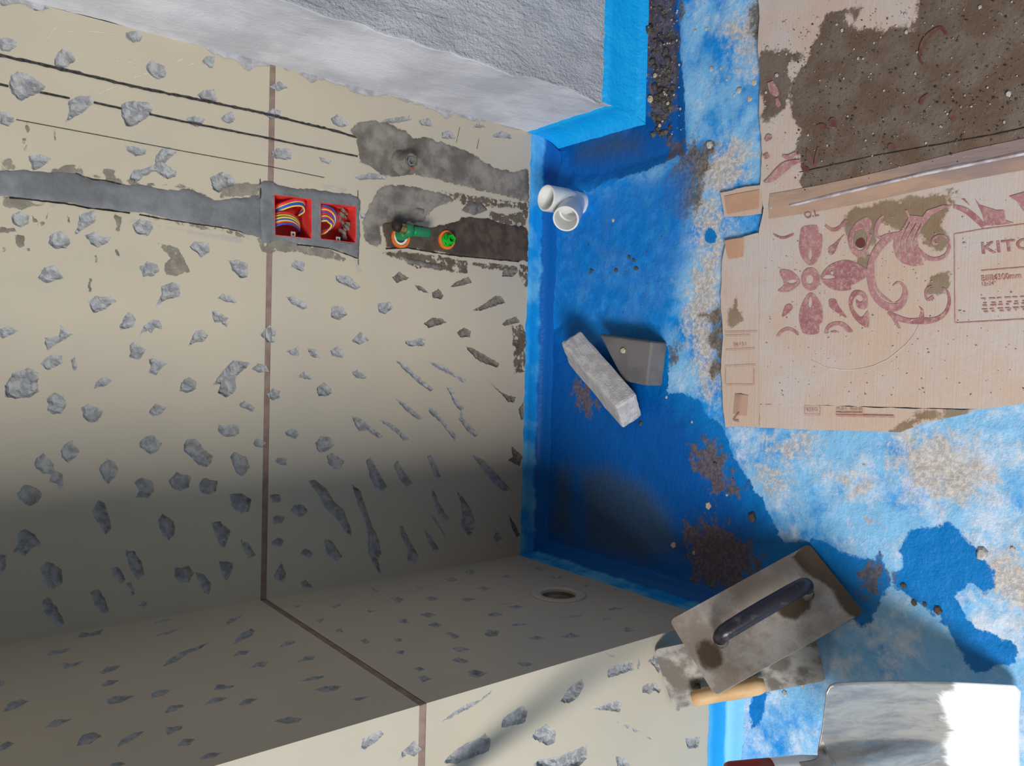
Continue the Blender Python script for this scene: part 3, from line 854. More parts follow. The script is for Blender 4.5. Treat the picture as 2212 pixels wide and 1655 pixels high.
# ------------------------------------------------------------------ blue waterproof skirts along the foot of the walls
def skirt(name, p0, p1, n, htop, mat, label, out=0.034, s0=0.0, s1=0.0, seed=0):
    """cove from wall to floor between two floor points; n points away from the wall; s0/s1 mitre the ends"""
    p0, p1, n = Vector(p0), Vector(p1), Vector(n); d = (p1 - p0); L = d.length; d.normalize()
    prof = [(0.0028, htop), (0.0034, htop * 0.75), (0.0042, htop * 0.5), (0.0075, htop * 0.3), (0.014, htop * 0.14), (out * 0.72, 0.0045), (out, 0.0012), (out + 0.008, -0.003)]
    V, F = [], []; N = max(2, int(L / 0.007))
    for i in range(N + 1):
        t = i / N
        for k, (o, z) in enumerate(prof):
            s = -o * s0 * (1 - t) + o * s1 * t
            q = p0 + d * (L * t + s) + n * o
            jag = fbm(q.x * 55 + seed, q.y * 55, 3.0, 4)
            zz = z + (0.0055 * jag + (0.004 * fbm(q.x * 11, q.y * 11, seed) if k == 0 else 0)) * (1 if k == 0 else 0.35 * z / htop)
            oo = 0.002 * fbm(q.x * 40 + seed, q.y * 40, z * 60 + 3, 3)
            q = q + n * (oo if k > 0 else 0.0); V.append((q.x, q.y, zz))
        V.append(tuple(p0 + d * (L * t) - n * 0.004) [:2] + (V[-len(prof)][2],))
    W = len(prof) + 1
    for i in range(N):
        for k in range(W - 2):
            F.append((i * W + k, i * W + k + 1, (i + 1) * W + k + 1, (i + 1) * W + k))
        F.append((i * W + W - 1, i * W, (i + 1) * W, (i + 1) * W + W - 1))
    a = V[0]; b = V[1 * W + 0]; c = V[1]
    fn = (Vector(b) - Vector(a)).cross(Vector(c) - Vector(a))
    if fn.dot(n) < 0: F = [tuple(reversed(f)) for f in F]
    o = mesh_obj(name, V, F, mat, smooth=True)
    return tag(o, label, 'skirting', kind='structure')
skirt('trim_1', (0, 0, 0), (WW, 0, 0), (0, -1, 0), 0.0505, M_SKIRT, 'blue painted skirting under the tiled back wall of the niche', s0=-1, s1=-1, seed=1)
skirt('trim_2', (0, 0, 0), (0, -WL, 0), (1, 0, 0), 0.0505, M_SKIRT, 'blue painted skirting under the shaded side wall of the niche', s0=-1, s1=1, seed=2)
skirt('trim_3', (0, -WL, 0), (-1.2, -WL, 0), (0, -1, 0), 0.0515, M_FSKIRT, 'pale blue skirting under the sunlit wall end', s0=1, s1=0, seed=3)
skirt('trim_4', (WW, 0, 0), (WW, -WC, 0), (-1, 0, 0), 0.062, M_CSKIRT, 'bright blue skirting under the smooth face of the column', out=0.024, s0=-1, s1=1, seed=4)
skirt('trim_5', (WW, -WC, 0), (WW + 0.9, -WC, 0), (0, -1, 0), 0.090, M_CSKIRT, 'bright blue skirting under the rough face of the column', out=0.022, s0=1, s1=0, seed=5)
# ------------------------------------------------------------------ mortar and stains on the back wall
def U(plane, pxl): return [plane.uv(*p) for p in pxl]
blob('mortar_strip', FAR, U(FAR, px('0,368 60,368 110,372 163,374 200,388 231,391 270,400 313,402 360,410 408,408 440,420 462,432 520,428 562,420 568,520 540,508 489,493 420,482 353,472 310,462 272,458 230,452 190,449 150,440 103,435 50,430 0,424 -60,418 -60,362')),
     M_STRIP, wall_far, 0.0026, 0.004, step=0.006, amp=0.0026, fr=60)
blob('mortar_patch', FAR, U(FAR, px('558,398 572,388 604,400 640,408 672,408 720,416 757,419 779,430 776,470 778,510 774,560 745,548 713,537 680,532 645,529 610,520 593,520 575,530 562,520')),
     M_STRIP, wall_far, 0.0036, 0.004, step=0.005, amp=0.0018, fr=90, holes=[BOX1, BOX2])
for i, (t, m) in enumerate((
    ('552,512 575,505 640,522 700,534 750,560 740,566 690,558 640,545 600,545 565,546', M_STAIN),
    ('0,345 20,335 45,362 110,365 160,358 230,385 240,396 160,378 60,370 0,370', M_STAIN),
    ('215,362 250,368 250,384 310,394 395,398 460,430 440,425 380,408 300,404 230,392', M_STAIN),
    ('480,405 520,395 560,395 560,425 470,430', M_STAIN),
    ('300,460 350,470 420,482 490,495 530,505 540,520 480,500 400,490 330,476', M_STAIN),
    ('0,424 60,430 100,436 90,445 40,455 0,450', M_STAIN),
    ('335,525 380,530 400,560 410,590 380,600 350,590 365,560', M_STAIN))):
    blob('stain', FAR, U(FAR, px(t)), m, wall_far, 0.0003, 0.004, base=0.0004, amp=0.003, fr=70, seed=i)
for i, t in enumerate(('272,468 320,475 400,492 440,500 520,510 560,530 500,525 420,512 340,495 280,482', '600,395 680,400 720,395 760,412 740,420 680,408 620,402', '760,560 775,555 785,590 772,598', '100,438 190,452 180,460 110,450')):
    blob('lime_haze', FAR, U(FAR, px(t)), M_LIME, wall_far, 0.0002, 0.004, base=0.0003, amp=0.002, seed=i)
# small mud splashes and drips
for i, t in enumerate(('55,265 63,262 64,285 56,288', '50,300 58,298 56,312 50,312', '50,318 62,312 60,328 48,330', '118,281 121,281 121,302 118,302', '32,505 52,510 52,530 40,537 34,525',
                       '68,465 80,472 82,488 72,480', '248,462 262,468 260,500 252,498', '246,536 256,540 258,552 252,552', '193,600 199,600 196,632 191,632', '0,492 30,494 32,502 0,505', '4,535 10,534 10,545 5,545',
                       '202,555 210,553 208,568 204,568', '56,537 64,535 64,542 58,543', '145,465 150,470 148,482 144,478', '86,480 96,478 98,486 90,490', '100,462 104,462 103,475 99,473')):
    blob('mud_splash', FAR, U(FAR, px(t)), M_SPLASH, wall_far, 0.0006, 0.003, base=0.0004, step=0.003, amp=0.003, fr=120, seed=i)
# damp repair round the outlets
blob('damp_patch', FAR, U(FAR, crop(550, 0, '745,1030 830,960 960,950 1090,990 1200,1040 1260,1100 1400,1090 1550,1150 1750,1230 1900,1330 2050,1360 2180,1330 2180,1620 2000,1560 1700,1500 1500,1450 1250,1390 1100,1410 1000,1390 930,1330 830,1290 820,1200 800,1100')),
     M_DAMP, wall_far, 0.0028, 0.010, step=0.006, amp=0.0025, fr=70)
blob('damp_patch', FAR, U(FAR, crop(550, 400, '1000,-10 1250,5 1500,60 1610,120 1450,180 1380,240 1340,300 1180,300 1000,330 1010,480 960,500 860,420 840,280 900,160')),
     M_DAMP, wall_far, 0.0018, 0.010, step=0.006, amp=0.0025, fr=70, seed=2)
blob('brown_mortar', FAR, U(FAR, crop(550, 400, '1005,300 1120,270 1240,310 1400,330 1600,290 1640,250 1850,260 2000,310 2172,330 2175,615 1900,600 1700,580 1560,560 1400,530 1200,510 1040,500')),
     M_BROWN, wall_far, 0.002, 0.006, step=0.006, amp=0.002, fr=80, seed=3)
for i, t in enumerate(('980,540 1170,515 1400,545 1700,600 2100,645 2095,690 1800,670 1700,620 1690,700 1500,690 1250,650 1150,600', '2080,625 2180,632 2200,840 2140,810 2095,710', '1480,40 1700,70 2180,140 2172,200 1900,180 1650,160 1560,110',
                       '1850,200 2000,230 2172,190 2172,330 1980,330 1880,300', '2040,1110 2120,1090 2170,1200 2150,1480 2060,1500 2050,1300', '2080,400 2170,380 2170,520 2100,600')):
    blob('brown_smear', FAR, U(FAR, crop(550, 400, t)), M_SMEAR, wall_far, 0.0006, 0.006, base=0.0005, amp=0.003, fr=60, seed=i)
for i, t in enumerate(('1640,200 1700,140 1790,130 1850,200 1740,240', '1240,190 1290,175 1350,190 1345,235 1260,225', '1160,560 1250,590 1400,620 1490,640 1480,670 1350,655 1220,620')):
    blob('mortar_lump', FAR, U(FAR, crop(550, 400, t)), M_LUMP, wall_far, 0.007, 0.010, base=0.001, step=0.004, amp=0.0015, seed=i)

# ------------------------------------------------------------------ ink lines snapped on the wall
def ribbon(name, plane, pts, w, mat, parent, lift=0.0012, seg=0.006, rag=0.6, seed=0):
    P = [Vector(p) for p in U(plane, pts)]; Q = []
    for a, b in zip(P[:-1], P[1:]):
        k = max(1, int((b - a).length / seg))
        Q += [a + (b - a) * (j / k) for j in range(k)]
    Q.append(P[-1]); V, F = [], []
    for i, q in enumerate(Q):
        t = (Q[min(i + 1, len(Q) - 1)] - Q[max(0, i - 1)]).normalized(); n = Vector((-t.y, t.x))
        w1 = w * (1 + rag * 2 * fbm(q.x * 400, q.y * 400, seed)); w2 = w * (1 + rag * 2 * fbm(q.x * 400, q.y * 400, seed + 9))
        for s in (-w1, w2):
            c = q + n * s; V.append(plane.pt(c.x, c.y, lift))
    for i in range(len(Q) - 1): F.append((2 * i, 2 * i + 1, 2 * i + 3, 2 * i + 2))
    return mesh_obj(name, V, F, mat, parent)
ribbon('ink_line', FAR, px('-60,108 0,120 100,142 200,166 300,190 400,210 560,243 660,268 700,277 770,297'), 0.0021, M_INK, wall_far, rag=0.7)
ribbon('ink_line', FAR, px('-60,172 0,183 18,187'), 0.0016, M_INK, wall_far, rag=0.3, seed=2)
ribbon('ink_line', FAR, px('86,200 150,213'), 0.0016, M_INK, wall_far, rag=0.3, seed=3)
ribbon('ink_line', FAR, px('202,222 262,235'), 0.0016, M_INK, wall_far, rag=0.3, seed=3)
ribbon('ink_line', FAR, px('322,247 400,264 560,295 660,316 772,338'), 0.0016, M_INK, wall_far, rag=0.4, seed=4)
ribbon('ink_line', FAR, px('34,259 200,290 400,328 590,362 700,384'), 0.0005, M_INK, wall_far, rag=0.3, seed=5)

ribbon('crack_shadow', FAR, px('20,427 60,431 103,436 150,442 190,450 230,454 280,461'), 0.0011, M_CRACK_SHADE, wall_far, lift=0.0016, rag=1.0, seed=7)  # dark ribbons laid on the wall paint the shadow in the mortar cracks
ribbon('crack_shadow', FAR, px('300,464 353,474 420,484 489,494 530,504'), 0.0007, M_CRACK_SHADE, wall_far, lift=0.0016, rag=1.2, seed=8)
ribbon('crack_shadow', FAR, px('163,375 200,388 231,391 262,399'), 0.0007, M_CRACK_SHADE, wall_far, lift=0.0016, rag=1.2, seed=9)
ribbon('crack_shadow', FAR, px('640,529 680,533 713,538 745,549 772,559'), 0.0007, M_CRACK_SHADE, wall_far, lift=0.0022, rag=1.0, seed=10)
ribbon('crack_shadow', FAR, px('832,538 880,536 930,545 975,552 1040,558 1120,566'), 0.0010, M_CRACK_SHADE, wall_far, lift=0.0022, rag=1.2, seed=11)
ribbon('crack_shadow', FAR, px('560,388 562,410 561,430'), 0.0009, M_CRACK_SHADE, wall_far, lift=0.003, rag=0.8, seed=12)
ribbon('crack_shadow', FAR, px('772,412 772,430'), 0.0006, M_CRACK_SHADE, wall_far, lift=0.002, rag=0.5, seed=13)
ribbon('crack_shadow', FAR, px('773,545 773,572'), 0.0006, M_CRACK_SHADE, wall_far, lift=0.002, rag=0.5, seed=14)
for i, t in enumerate(('95,92 108,76 120,60', '145,68 175,70', '190,68 222,70 250,74', '250,131 275,133 300,138', '380,135 396,127', '405,142 420,136', '210,204 250,186', '290,168 318,158', '1030,322 1034,300', '985,310 993,275')):
    ribbon('scratch', FAR, px(t), 0.0005, M_SCRATCH if i < 8 else M_INK, wall_far, lift=0.0006, rag=0.8, seed=i)

# ------------------------------------------------------------------ socket boxes with wire loops
def socket_box(quad, loops, label, lug_px):
    c = sum((FAR.pt(*q) for q in quad), Vector()) / 4
    root = empty('socket_box', c); tag(root, label, 'electrical box', 'red socket boxes in the back wall')
    Q = [FAR.pt(*q) for q in quad]; D = Vector((0, 0.048, 0))
    cin = [c + (q - c) * 0.97 for q in Q]; lip = 0.002
    front = [q + Vector((0, -0.0045, 0)) for q in Q]; fi = [q + Vector((0, -0.0045, 0)) for q in cin]
    back = [q + D for q in cin]
    V = fi + back; F = []
    for k in range(4):
        F.append((k, (k + 1) % 4, 4 + (k + 1) % 4, 4 + k))
    F.append((4, 5, 6, 7)); mesh_obj('box_shell', V, F, M_RED, root)
    V = front + fi + [q + Vector((0, 0.004, 0)) for q in Q]; F = []
    for k in range(4):
        F.append((k, (k + 1) % 4, 4 + (k + 1) % 4, 4 + k)); F.append((8 + k, 8 + (k + 1) % 4, (k + 1) % 4, k))
    mesh_obj('rim', V, F, M_RED, root)
    lp = FAR.hit(*lug_px) + Vector((0, -0.002, 0))
    A = box_mesh(lp, (1, 0, 0), (0, 1, 0), (0, 0, 1), 0.0052, 0.0009, 0.0042); lug = mesh_obj('fixing_lug', A[0], A[1], M_ZINC, root)
    A = lathe_mesh(lp + Vector((0, -0.001, 0)), (0, -1, 0), [(0.0022, 0), (0.0017, 0.0003), (0.0003, 0.0003)], 12); mesh_obj('screw_hole', A[0], A[1], M_DARK, lug)
    for colr, r, pts in loops:
        P = [FAR.hit(u, v) + Vector((0, y, 0)) for (u, v, y) in pts]
        A = tube_mesh(catmull(P, 7), r, 8); mesh_obj('wire', A[0], A[1], WIRE[colr], root, True)
    return root
W1 = []
for i, (colr, dv, r) in enumerate((('red', 0, 0.0034), ('yellow', 4, 0.0018), ('blue', 7, 0.0018), ('blue', 10, 0.0018), ('yellow', 13, 0.0016))):
    W1.append((colr, r, [(594, 448 + dv * 1.3, 0.030), (612, 440 + dv, 0.012), (634, 432 + dv, 0.004), (654, 432 + dv, 0.004), (663, 442 + dv, 0.012), (662 - dv * .5, 455 + dv * .6, 0.024), (654 - dv * .6, 468 + dv * .3, 0.038)]))
W1.append(('red', 0.006, [(594, 452, 0.030), (610, 444, 0.020), (630, 440, 0.012), (648, 433, 0.010)]))
for i, (colr, dv) in enumerate((('red', -6), ('green', -1), ('yellow', 5), ('blue', 9), ('yellow', 12), ('red', 15), ('blue', 19))):
    W1.append((colr, 0.0018, [(594, 468 + dv * 1.15, 0.016), (612, 464 + dv, 0.006), (632, 466 + dv * .9, 0.008), (648, 474 + dv * .8, 0.014), (658, 486 + dv * .6, 0.022), (662, 497 + dv * .3, 0.038)]))
b1 = socket_box(BOX1, W1, 'upper red socket box, packed with looped blue, red and yellow wires', (632, 507))
W2 = []
for i, (colr, dv, du) in enumerate((('blue', -2, 6), ('red', 2, 4), ('yellow', 6, 4), ('red', 9, 2), ('blue', 12, 2), ('red', 15, 0), ('yellow', 20, 0), ('red', 23, -1), ('blue', 26, -2), ('yellow', 30, -4))):
    W2.append((colr, 0.0018, [(692, 446 + dv * 1.05, 0.010), (706, 446 + dv, 0.004), (718 + du, 454 + dv * .85, 0.008), (726 + du, 468 + dv * .55, 0.012), (723 + du, 484 + dv * .3, 0.014), (710 + du, 494 + dv * .32, 0.016), (693, 497 + dv * .22, 0.022)]))
b2 = socket_box(BOX2, W2, 'lower red socket box, half filled with a coil of wires', (729, 518))
# cardboard wedge and mortar crumbs in the lower box
A = ([], [])
for k in range(26):
    c = FAR.hit(752 + random.uniform(-7, 9), 452 + k * 2.5) + Vector((0, random.uniform(0.012, 0.03), 0)); s = random.uniform(0.0015, 0.0045)
    add(A, box_mesh(c, Vector((random.random(), random.random(), 1)).normalized(), (0, 1, 0), (1, 0, 0), s, s * 0.7, s * 0.8))
mesh_obj('mortar_crumbs', A[0], A[1], M_CHIPM, b2, kind='stuff')

# ------------------------------------------------------------------ water outlets
def ring(c, n, r0, r1, h, name, mat, root, seg=28):
    A = lathe_mesh(c, n, [(r1, 0), (r1, h), (r0, h), (r0, 0)], seg); return mesh_obj(name, A[0], A[1], mat, root, False)
N = Vector((0, -1, 0))
c = FAR.hit(866, 352)
w = empty('water_outlet', c); tag(w, 'cement smeared pipe outlet with a green rimmed socket, alone in the damp patch', 'pipe outlet')
dirn = Vector((-0.05, -1, -0.12)).normalized()
A = lathe_mesh(c, dirn, [(0.026, 0), (0.021, 0.010), (0.0175, 0.016), (0.0165, 0.030), (0.0150, 0.032)], 20, ); mesh_obj('cement_collar', A[0], A[1], M_LUMP, w, True)
A = lathe_mesh(c + dirn * 0.030, dirn, [(0.0152, 0), (0.0152, 0.004), (0.0118, 0.004), (0.0095, 0.002)], 20); mesh_obj('orange_rim', A[0], A[1], M_CHIPM, w)
A = lathe_mesh(c + dirn * 0.032, dirn, [(0.0100, 0.0), (0.0100, 0.0022), (0.006, 0.0022), (0.0055, -0.004), (0.0005, -0.004)], 6); mesh_obj('plug', A[0], A[1], M_LUMP, w)
A = lathe_mesh(c + dirn * 0.0352, dirn, [(0.0118, 0), (0.0112, 0.0012), (0.0104, 0)], 20)
F_ = [f for f in A[1] if (f[0] % 20) in (0, 1, 2, 3, 4)]
mesh_obj('green_mark', A[0], F_, M_GREEN, w)
A = lathe_mesh(c + dirn * 0.0340, dirn, [(0.0160, 0), (0.0152, 0.0014), (0.0142, 0)], 20)
F_ = [f for f in A[1] if (f[0] % 20) in (17, 18, 19, 0)]
mesh_obj('orange_mark', A[0], F_, M_ORANGE, w)

c = FAR.hit(962, 519)
w = empty('water_outlet', c); tag(w, 'bright green hexagonal plug in an orange ring on the wet brown mortar', 'pipe outlet')
ring(c, N, 0.0145, 0.0195, 0.007, 'orange_ring', M_ORANGE, w)
A = lathe_mesh(c, N, [(0.0145, 0.001), (0.0140, 0.012), (0.0125, 0.014)], 24); mesh_obj('plug_body', A[0], A[1], M_GREENB, w, False)
A = lathe_mesh(c + N * 0.014, N, [(0.0128, 0), (0.0105, 0.001), (0.0098, 0.010), (0.0060, 0.010), (0.0055, -0.002), (0.0004, -0.002)], 6); mesh_obj('hex_plug', A[0], A[1], M_GREENB, w)
A = lathe_mesh(c + N * 0.0135, N, [(0.0042, 0.0), (0.0004, 0.0)], 12); mesh_obj('plug_bore', A[0], A[1], M_DARK, w)

c = FAR.hit(866, 512)
w = empty('water_outlet', c); tag(w, 'dark green capped elbow with brass union in an orange ring on the wet brown mortar', 'pipe outlet')
ring(FAR.hit(863, 514), N, 0.0155, 0.0205, 0.006, 'orange_ring', M_ORANGE, w)
ring(FAR.hit(863, 513), N, 0.0110, 0.0155, 0.0045, 'white_seal', M_PVC, w)
a = FAR.hit(862, 508); 
A = tube_mesh(catmull([a, a + N * 0.010, FAR.hit(864, 505) + N * 0.022], 4), 0.0118, 16); mesh_obj('elbow_body', A[0], A[1], M_GREEN, w, True)
p0, p1, p2 = FAR.hit(860, 500) + N * 0.026, FAR.hit(874, 503) + N * 0.030, FAR.hit(909, 507) + N * 0.032
A = tube_mesh([p0 + (p1 - p0) * t for t in (0, .3, .6, 1)], [0.0125, 0.0135, 0.0135, 0.012], 16); mesh_obj('elbow_socket', A[0], A[1], M_GREEN, w, True)
L_ = [p1 + (p2 - p1) * t for t in (0, .1, .5, .9, .97, 1)]
A = tube_mesh(L_, [0.0088, 0.0098, 0.0100, 0.0098, 0.0085, 0.005], 16); mesh_obj('capped_spout', A[0], A[1], M_GREEN, w, True)
q0, q1 = FAR.hit(838, 490) + N * 0.026, FAR.hit(862, 499) + N * 0.027
A = lathe_mesh(q1, q0 - q1, [(0.0100, 0), (0.0105, 0.004), (0.0095, 0.010), (0.0090, 0.014)], 8); mesh_obj('brass_union', A[0], A[1], M_BRASS, w)
A = tube_mesh([q1 + (q0 - q1) * t for t in (0.55, 0.8, 1.0, 1.15)], [0.0105, 0.0115, 0.0105, 0.006], 14); mesh_obj('dark_cap', A[0], A[1], M_DARK, w, True)
# ------------------------------------------------------------------ floor
def FU(txt): return [FLOOR.uv(*p) for p in px(txt)]
WET = [FU('1150,285 1230,270 1340,236 1372,232 1376,190 1390,175 1378,120 1370,60 1374,0 1370,-40 1462,-40 1464,0 1460,30 1470,60 1468,110 1476,180 1478,250 1484,330 1450,342 1400,366 1330,385 1300,395 1270,420 1240,400 1150,420'),
       FU('1120,500 1190,490 1185,720 1230,690 1420,705 1445,760 1445,800 1440,845 1480,850 1515,865 1528,895 1562,922 1578,960 1583,990 1608,1020 1625,1060 1650,1072 1655,1100 1675,1130 1680,1160 1700,1172 1762,1164 1800,1180 1830,1198 1888,1208 1900,1190 1912,1222 1928,1256 1912,1290 1890,1320 1885,1345 1860,1350 1800,1300 1700,1320 1560,1340 1440,1330 1120,1200'),
       FU('1944,1192 1962,1150 2000,1140 2048,1128 2064,1140 2078,1152 2102,1185 2120,1196 2144,1238 2142,1280 2128,1285 2112,1270 2095,1262 2062,1286 2076,1318 2110,1356 2150,1372 2190,1392 2196,1410 2190,1432 2160,1440 2130,1450 2098,1452 2070,1400 2046,1362 2024,1316 2012,1330 1990,1302 1960,1286 1936,1270 1930,1240 1952,1228'),
       FU('1628,1490 1650,1480 1660,1500 1650,1540 1640,1565 1625,1570 1618,1540'), FU('1530,490 1548,500 1546,525 1530,528 1522,512'),
       FU('1560,1200 1740,1180 1830,1330 1560,1400')]
DAMP = [FU('1180,420 1300,395 1420,360 1500,350 1495,450 1500,560 1470,620 1450,700 1445,800 1400,860 1190,720 1170,500'), FU('1190,300 1480,260 1480,345 1300,400 1190,420')]
MUD = [FU('1500,300 1545,310 1540,350 1520,380 1510,440 1480,480 1440,470 1425,430 1440,370 1470,330'), FU('1376,20 1400,5 1450,0 1470,-20 1470,60 1450,100 1460,160 1440,230 1410,200 1395,100'),
       FU('1300,470 1330,455 1325,490 1300,520'), FU('1290,540 1345,535 1355,545 1300,552'), FU('1620,10 1640,0 1645,110 1630,100'), FU('1520,680 1560,660 1562,800 1530,830 1540,760'), FU('1440,740 1470,750 1460,790 1440,780')]
BARE = [FU('1480,420 1560,430 1570,500 1560,640 1560,840 1530,860 1500,810 1490,740 1480,680 1490,600 1520,540'), FU('1940,940 2010,930 2100,960 2150,1020 2120,1090 2040,1090 1960,1050 1930,990'), FU('1560,60 1640,0 1640,150 1600,120'), FU('1500,330 1600,300 1640,330 1560,430 1500,400'),
        FU('1650,960 1740,930 1760,960 1700,1000'), FU('1630,1000 1690,1010 1700,1060 1650,1060'), FU('1800,1020 1880,1040 1870,1070 1810,1050'), FU('2040,1220 2212,1180 2300,1300 2212,1330')]
WMUD = [FU('1490,960 1540,950 1570,1000 1590,1060 1550,1070 1510,1020'), FU('1240,830 1270,830 1290,880 1270,900 1245,870'), FU('1480,1130 1560,1130 1640,1200 1600,1300 1500,1260'), FU('1900,1200 1925,1240 1900,1290 1870,1300 1860,1230'), FU('1376,0 1460,-30 1465,110 1450,200 1430,280 1400,240 1390,120'),
        FU('1430,300 1480,300 1475,340 1440,350')]
PUDDLE_SHADE = [FU('1235,310 1330,270 1385,290 1380,330 1300,350 1230,355'), FU('1245,1010 1310,1000 1400,1040 1450,1100 1480,1190 1400,1230 1260,1190'), FU('1200,1000 1180,1150 1250,1200 1240,1000')]
TROUGH = [FU('1190,300 1340,262 1380,235 1376,0 1376,-60 1462,-60 1470,60 1478,250 1482,335 1400,366 1300,395 1215,400')]
def floor_mesh():
    X = [-1.4, -1.0, -0.7, -0.5] + list(np.arange(-0.36, 1.25, 0.0052)) + [1.3, 1.45, 1.7, 2.0]
    Y = [-2.6, -2.0, -1.6, -1.35, -1.2] + list(np.arange(-1.09, 0.012, 0.0052))
    P = np.array([(x, y) for y in Y for x in X])
    tr = sdf(TROUGH, P); wet = sdf(WET, P); bare = sdf(BARE, P)
    n1 = np.array([fbm(x * 4, y * 4, 3) for x, y in P]); n2 = np.array([fbm(x * 38, y * 38, 6) for x, y in P])
    z = 0.0035 * n1 + 0.0028 * n2 * np.clip(1.0 - 4 * np.clip(wet, 0, 0.2), 0.25, 1)
    z -= 0.012 * np.clip((tr + 0.006) / 0.03, 0, 1) ** 1.3
    # keep it flat where the carton lies
    V = np.column_stack([P, z]); W = len(X); F = []
    for j in range(len(Y) - 1):
        for i in range(W - 1): F.append((j * W + i, j * W + i + 1, (j + 1) * W + i + 1, (j + 1) * W + i))
    o = mesh_obj('floor', [tuple(v) for v in V], F, M_FLOOR, smooth=True)
    set_attr(o, 'wet', wet); set_attr(o, 'mud', sdf(MUD, P)); set_attr(o, 'bare', np.clip(bare, -0.2, 0.2)); set_attr(o, 'damp', sdf(DAMP, P))
    set_attr(o, 'wmud', sdf(WMUD, P)); set_attr(o, 'puddle_shade', sdf(PUDDLE_SHADE, P)); set_attr(o, 'pool_shade', sdf([FU('1150,700 1240,720 1440,845 1540,960 1600,1060 1640,1140 1600,1300 1120,1210'), TROUGH[0]], P))
    # wear grows away from the niche, towards the middle of the room
    dust = np.clip(0.32 + 0.75 * (-P[:, 1] - 0.42), 0.0, 0.72); set_attr(o, 'dust', dust)
    return o
floor = floor_mesh()
tag(floor, 'rough floor screed coated with blue waterproofing, partly wet and worn', 'floor', kind='structure')

# ------------------------------------------------------------------ flattened carton
CT = 0.0032
def sheet(name, poly, z0, parent, wet=(), dust=(), mat=M_CARD, step=0.008, amp=0.0012, wav=0.0010, seed=0.0, thick=CT, attrs=True):
    L = roughen(poly, 0.008, amp, seed, 60)
    V, F = tris_of([L], grid_in(L, step)); Vn = np.array(V); cen = np.array([Vn[list(f)].mean(0) for f in F]); k = inside(L, cen)
    hz = [z0 + wav * fbm(p[0] * 9 + seed, p[1] * 9, seed, 3) for p in V]; n = len(V)
    vs_ = [(p[0], p[1], h + thick) for p, h in zip(V, hz)] + [(p[0], p[1], h) for p, h in zip(V, hz)]
    T = []
    for f, kk in zip(F, k):
        if not kk: continue
        a, b, c = [Vector((*V[i], 0)) for i in f]
        T.append(f if (b - a).cross(c - a).z > 0 else tuple(reversed(f)))
    cnt = {}
    for t in T:
        for a, b in zip(t, t[1:] + t[:1]): cnt[(a, b)] = 1
    side = [(a, a + n, b + n, b) for (a, b) in cnt if (b, a) not in cnt]
    o = mesh_obj(name, vs_, list(T) + [tuple(i + n for i in reversed(t)) for t in T] + side, mat, parent)
    if attrs:
        P2 = np.vstack([Vn, Vn]); set_attr(o, 'wet', sdf(wet, P2) if wet else np.full(2 * n, -1)); set_attr(o, 'dust', sdf(dust, P2) if dust else np.full(2 * n, -1))
    return o
CZ = 0.0048
CF = floor_at(CZ + CT)
def CU(txt): return [CF.uv(*p) for p in px(txt)]
carton = empty('flattened_carton', (0.55, -0.75, 0.0))
tag(carton, 'flattened cardboard tile carton with dark red ornament print, trodden muddy, lying on the blue floor', 'cardboard box')
WETP = [CU('1706,250 1712,180 1740,130 1765,70 1785,18 1826,18 1822,55 1880,58 1945,60 1975,60 1978,40 1980,-5 2000,-60 2420,-60 2420,300 2212,325 2100,350 2020,370 1880,400 1840,410 1740,412 1720,395 1735,370 1722,330 1728,280'),
        CU('1640,110 1740,115 1742,130 1700,140 1700,240 1645,262'), CU('1840,20 1868,14 1862,40 1842,42'), CU('1760,430 1880,415 2060,400 2080,410 2060,420 1930,440 1800,462 1785,478 1765,470')]
DUSTP = [CU('1640,0 1800,-40 1980,0 1975,60 1760,70 1720,180 1710,260 1640,300'), CU('1640,280 1730,280 1730,370 1650,400')]
p_up = sheet('panel', CU('1636,-70 2440,-70 2440,318 2212,346 2000,396 1860,428 1760,446 1650,452 1642,400 1646,330 1640,240 1642,160 1636,100 1640,40'), CZ, carton, WETP, DUSTP, seed=1.0)
tag(p_up, 'mud soaked dark brown half of the carton')
WETM = [CU('1840,445 1930,435 2060,418 2056,440 2040,470 2045,520 2030,545 2000,530 1990,500 1960,490 1900,485 1888,500 1880,520 1850,530 1830,500 1815,480'), CU('1846,562 1870,552 1882,572 1878,590 1850,585'), CU('2022,585 2053,585 2045,620 2012,635 2005,620 2010,570 1998,555 2004,555'),
        CU('1568,690 1590,650 1600,690 1580,705')]
DUSTM = [CU('1640,500 1720,490 1690,560 1680,640 1650,720 1640,790'), CU('1720,700 1800,740 1900,800 1780,810 1700,780'), CU('2060,640 2212,650 2212,720 2120,720'), CU('2080,400 2300,380 2300,480 2100,520'), CU('1990,720 2100,740 2060,800'), CU('1660,750 1760,780 1740,860 1660,860')]
p_lo = sheet('panel', mat=M_CARD2, poly=CU('1640,505 1648,452 1780,440 1900,425 2100,385 2440,330 2440,858 2212,872 2120,884 2010,882 1800,876 1640,873'), z0=CZ + 0.0004, parent=carton, wet=WETM, dust=DUSTM, seed=2.0)
f1 = sheet('flap', CU('1638,503 1644,520 1641,640 1642,760 1640,873 1638,924 1600,921 1567,923 1562,885 1557,800 1561,720 1556,640 1560,560 1568,522 1600,512'), CZ - 0.0004, carton, [CU('1568,690 1590,640 1604,690 1580,705')], [CU('1568,560 1640,540 1640,700 1566,720')], mat=M_CARD2, seed=3.0)
f2 = sheet('flap', CU('1556,417 1600,406 1644,399 1647,430 1642,462 1600,466 1564,468 1560,440'), CZ - 0.0004, carton, [], [], M_CARD2, seed=4.0)
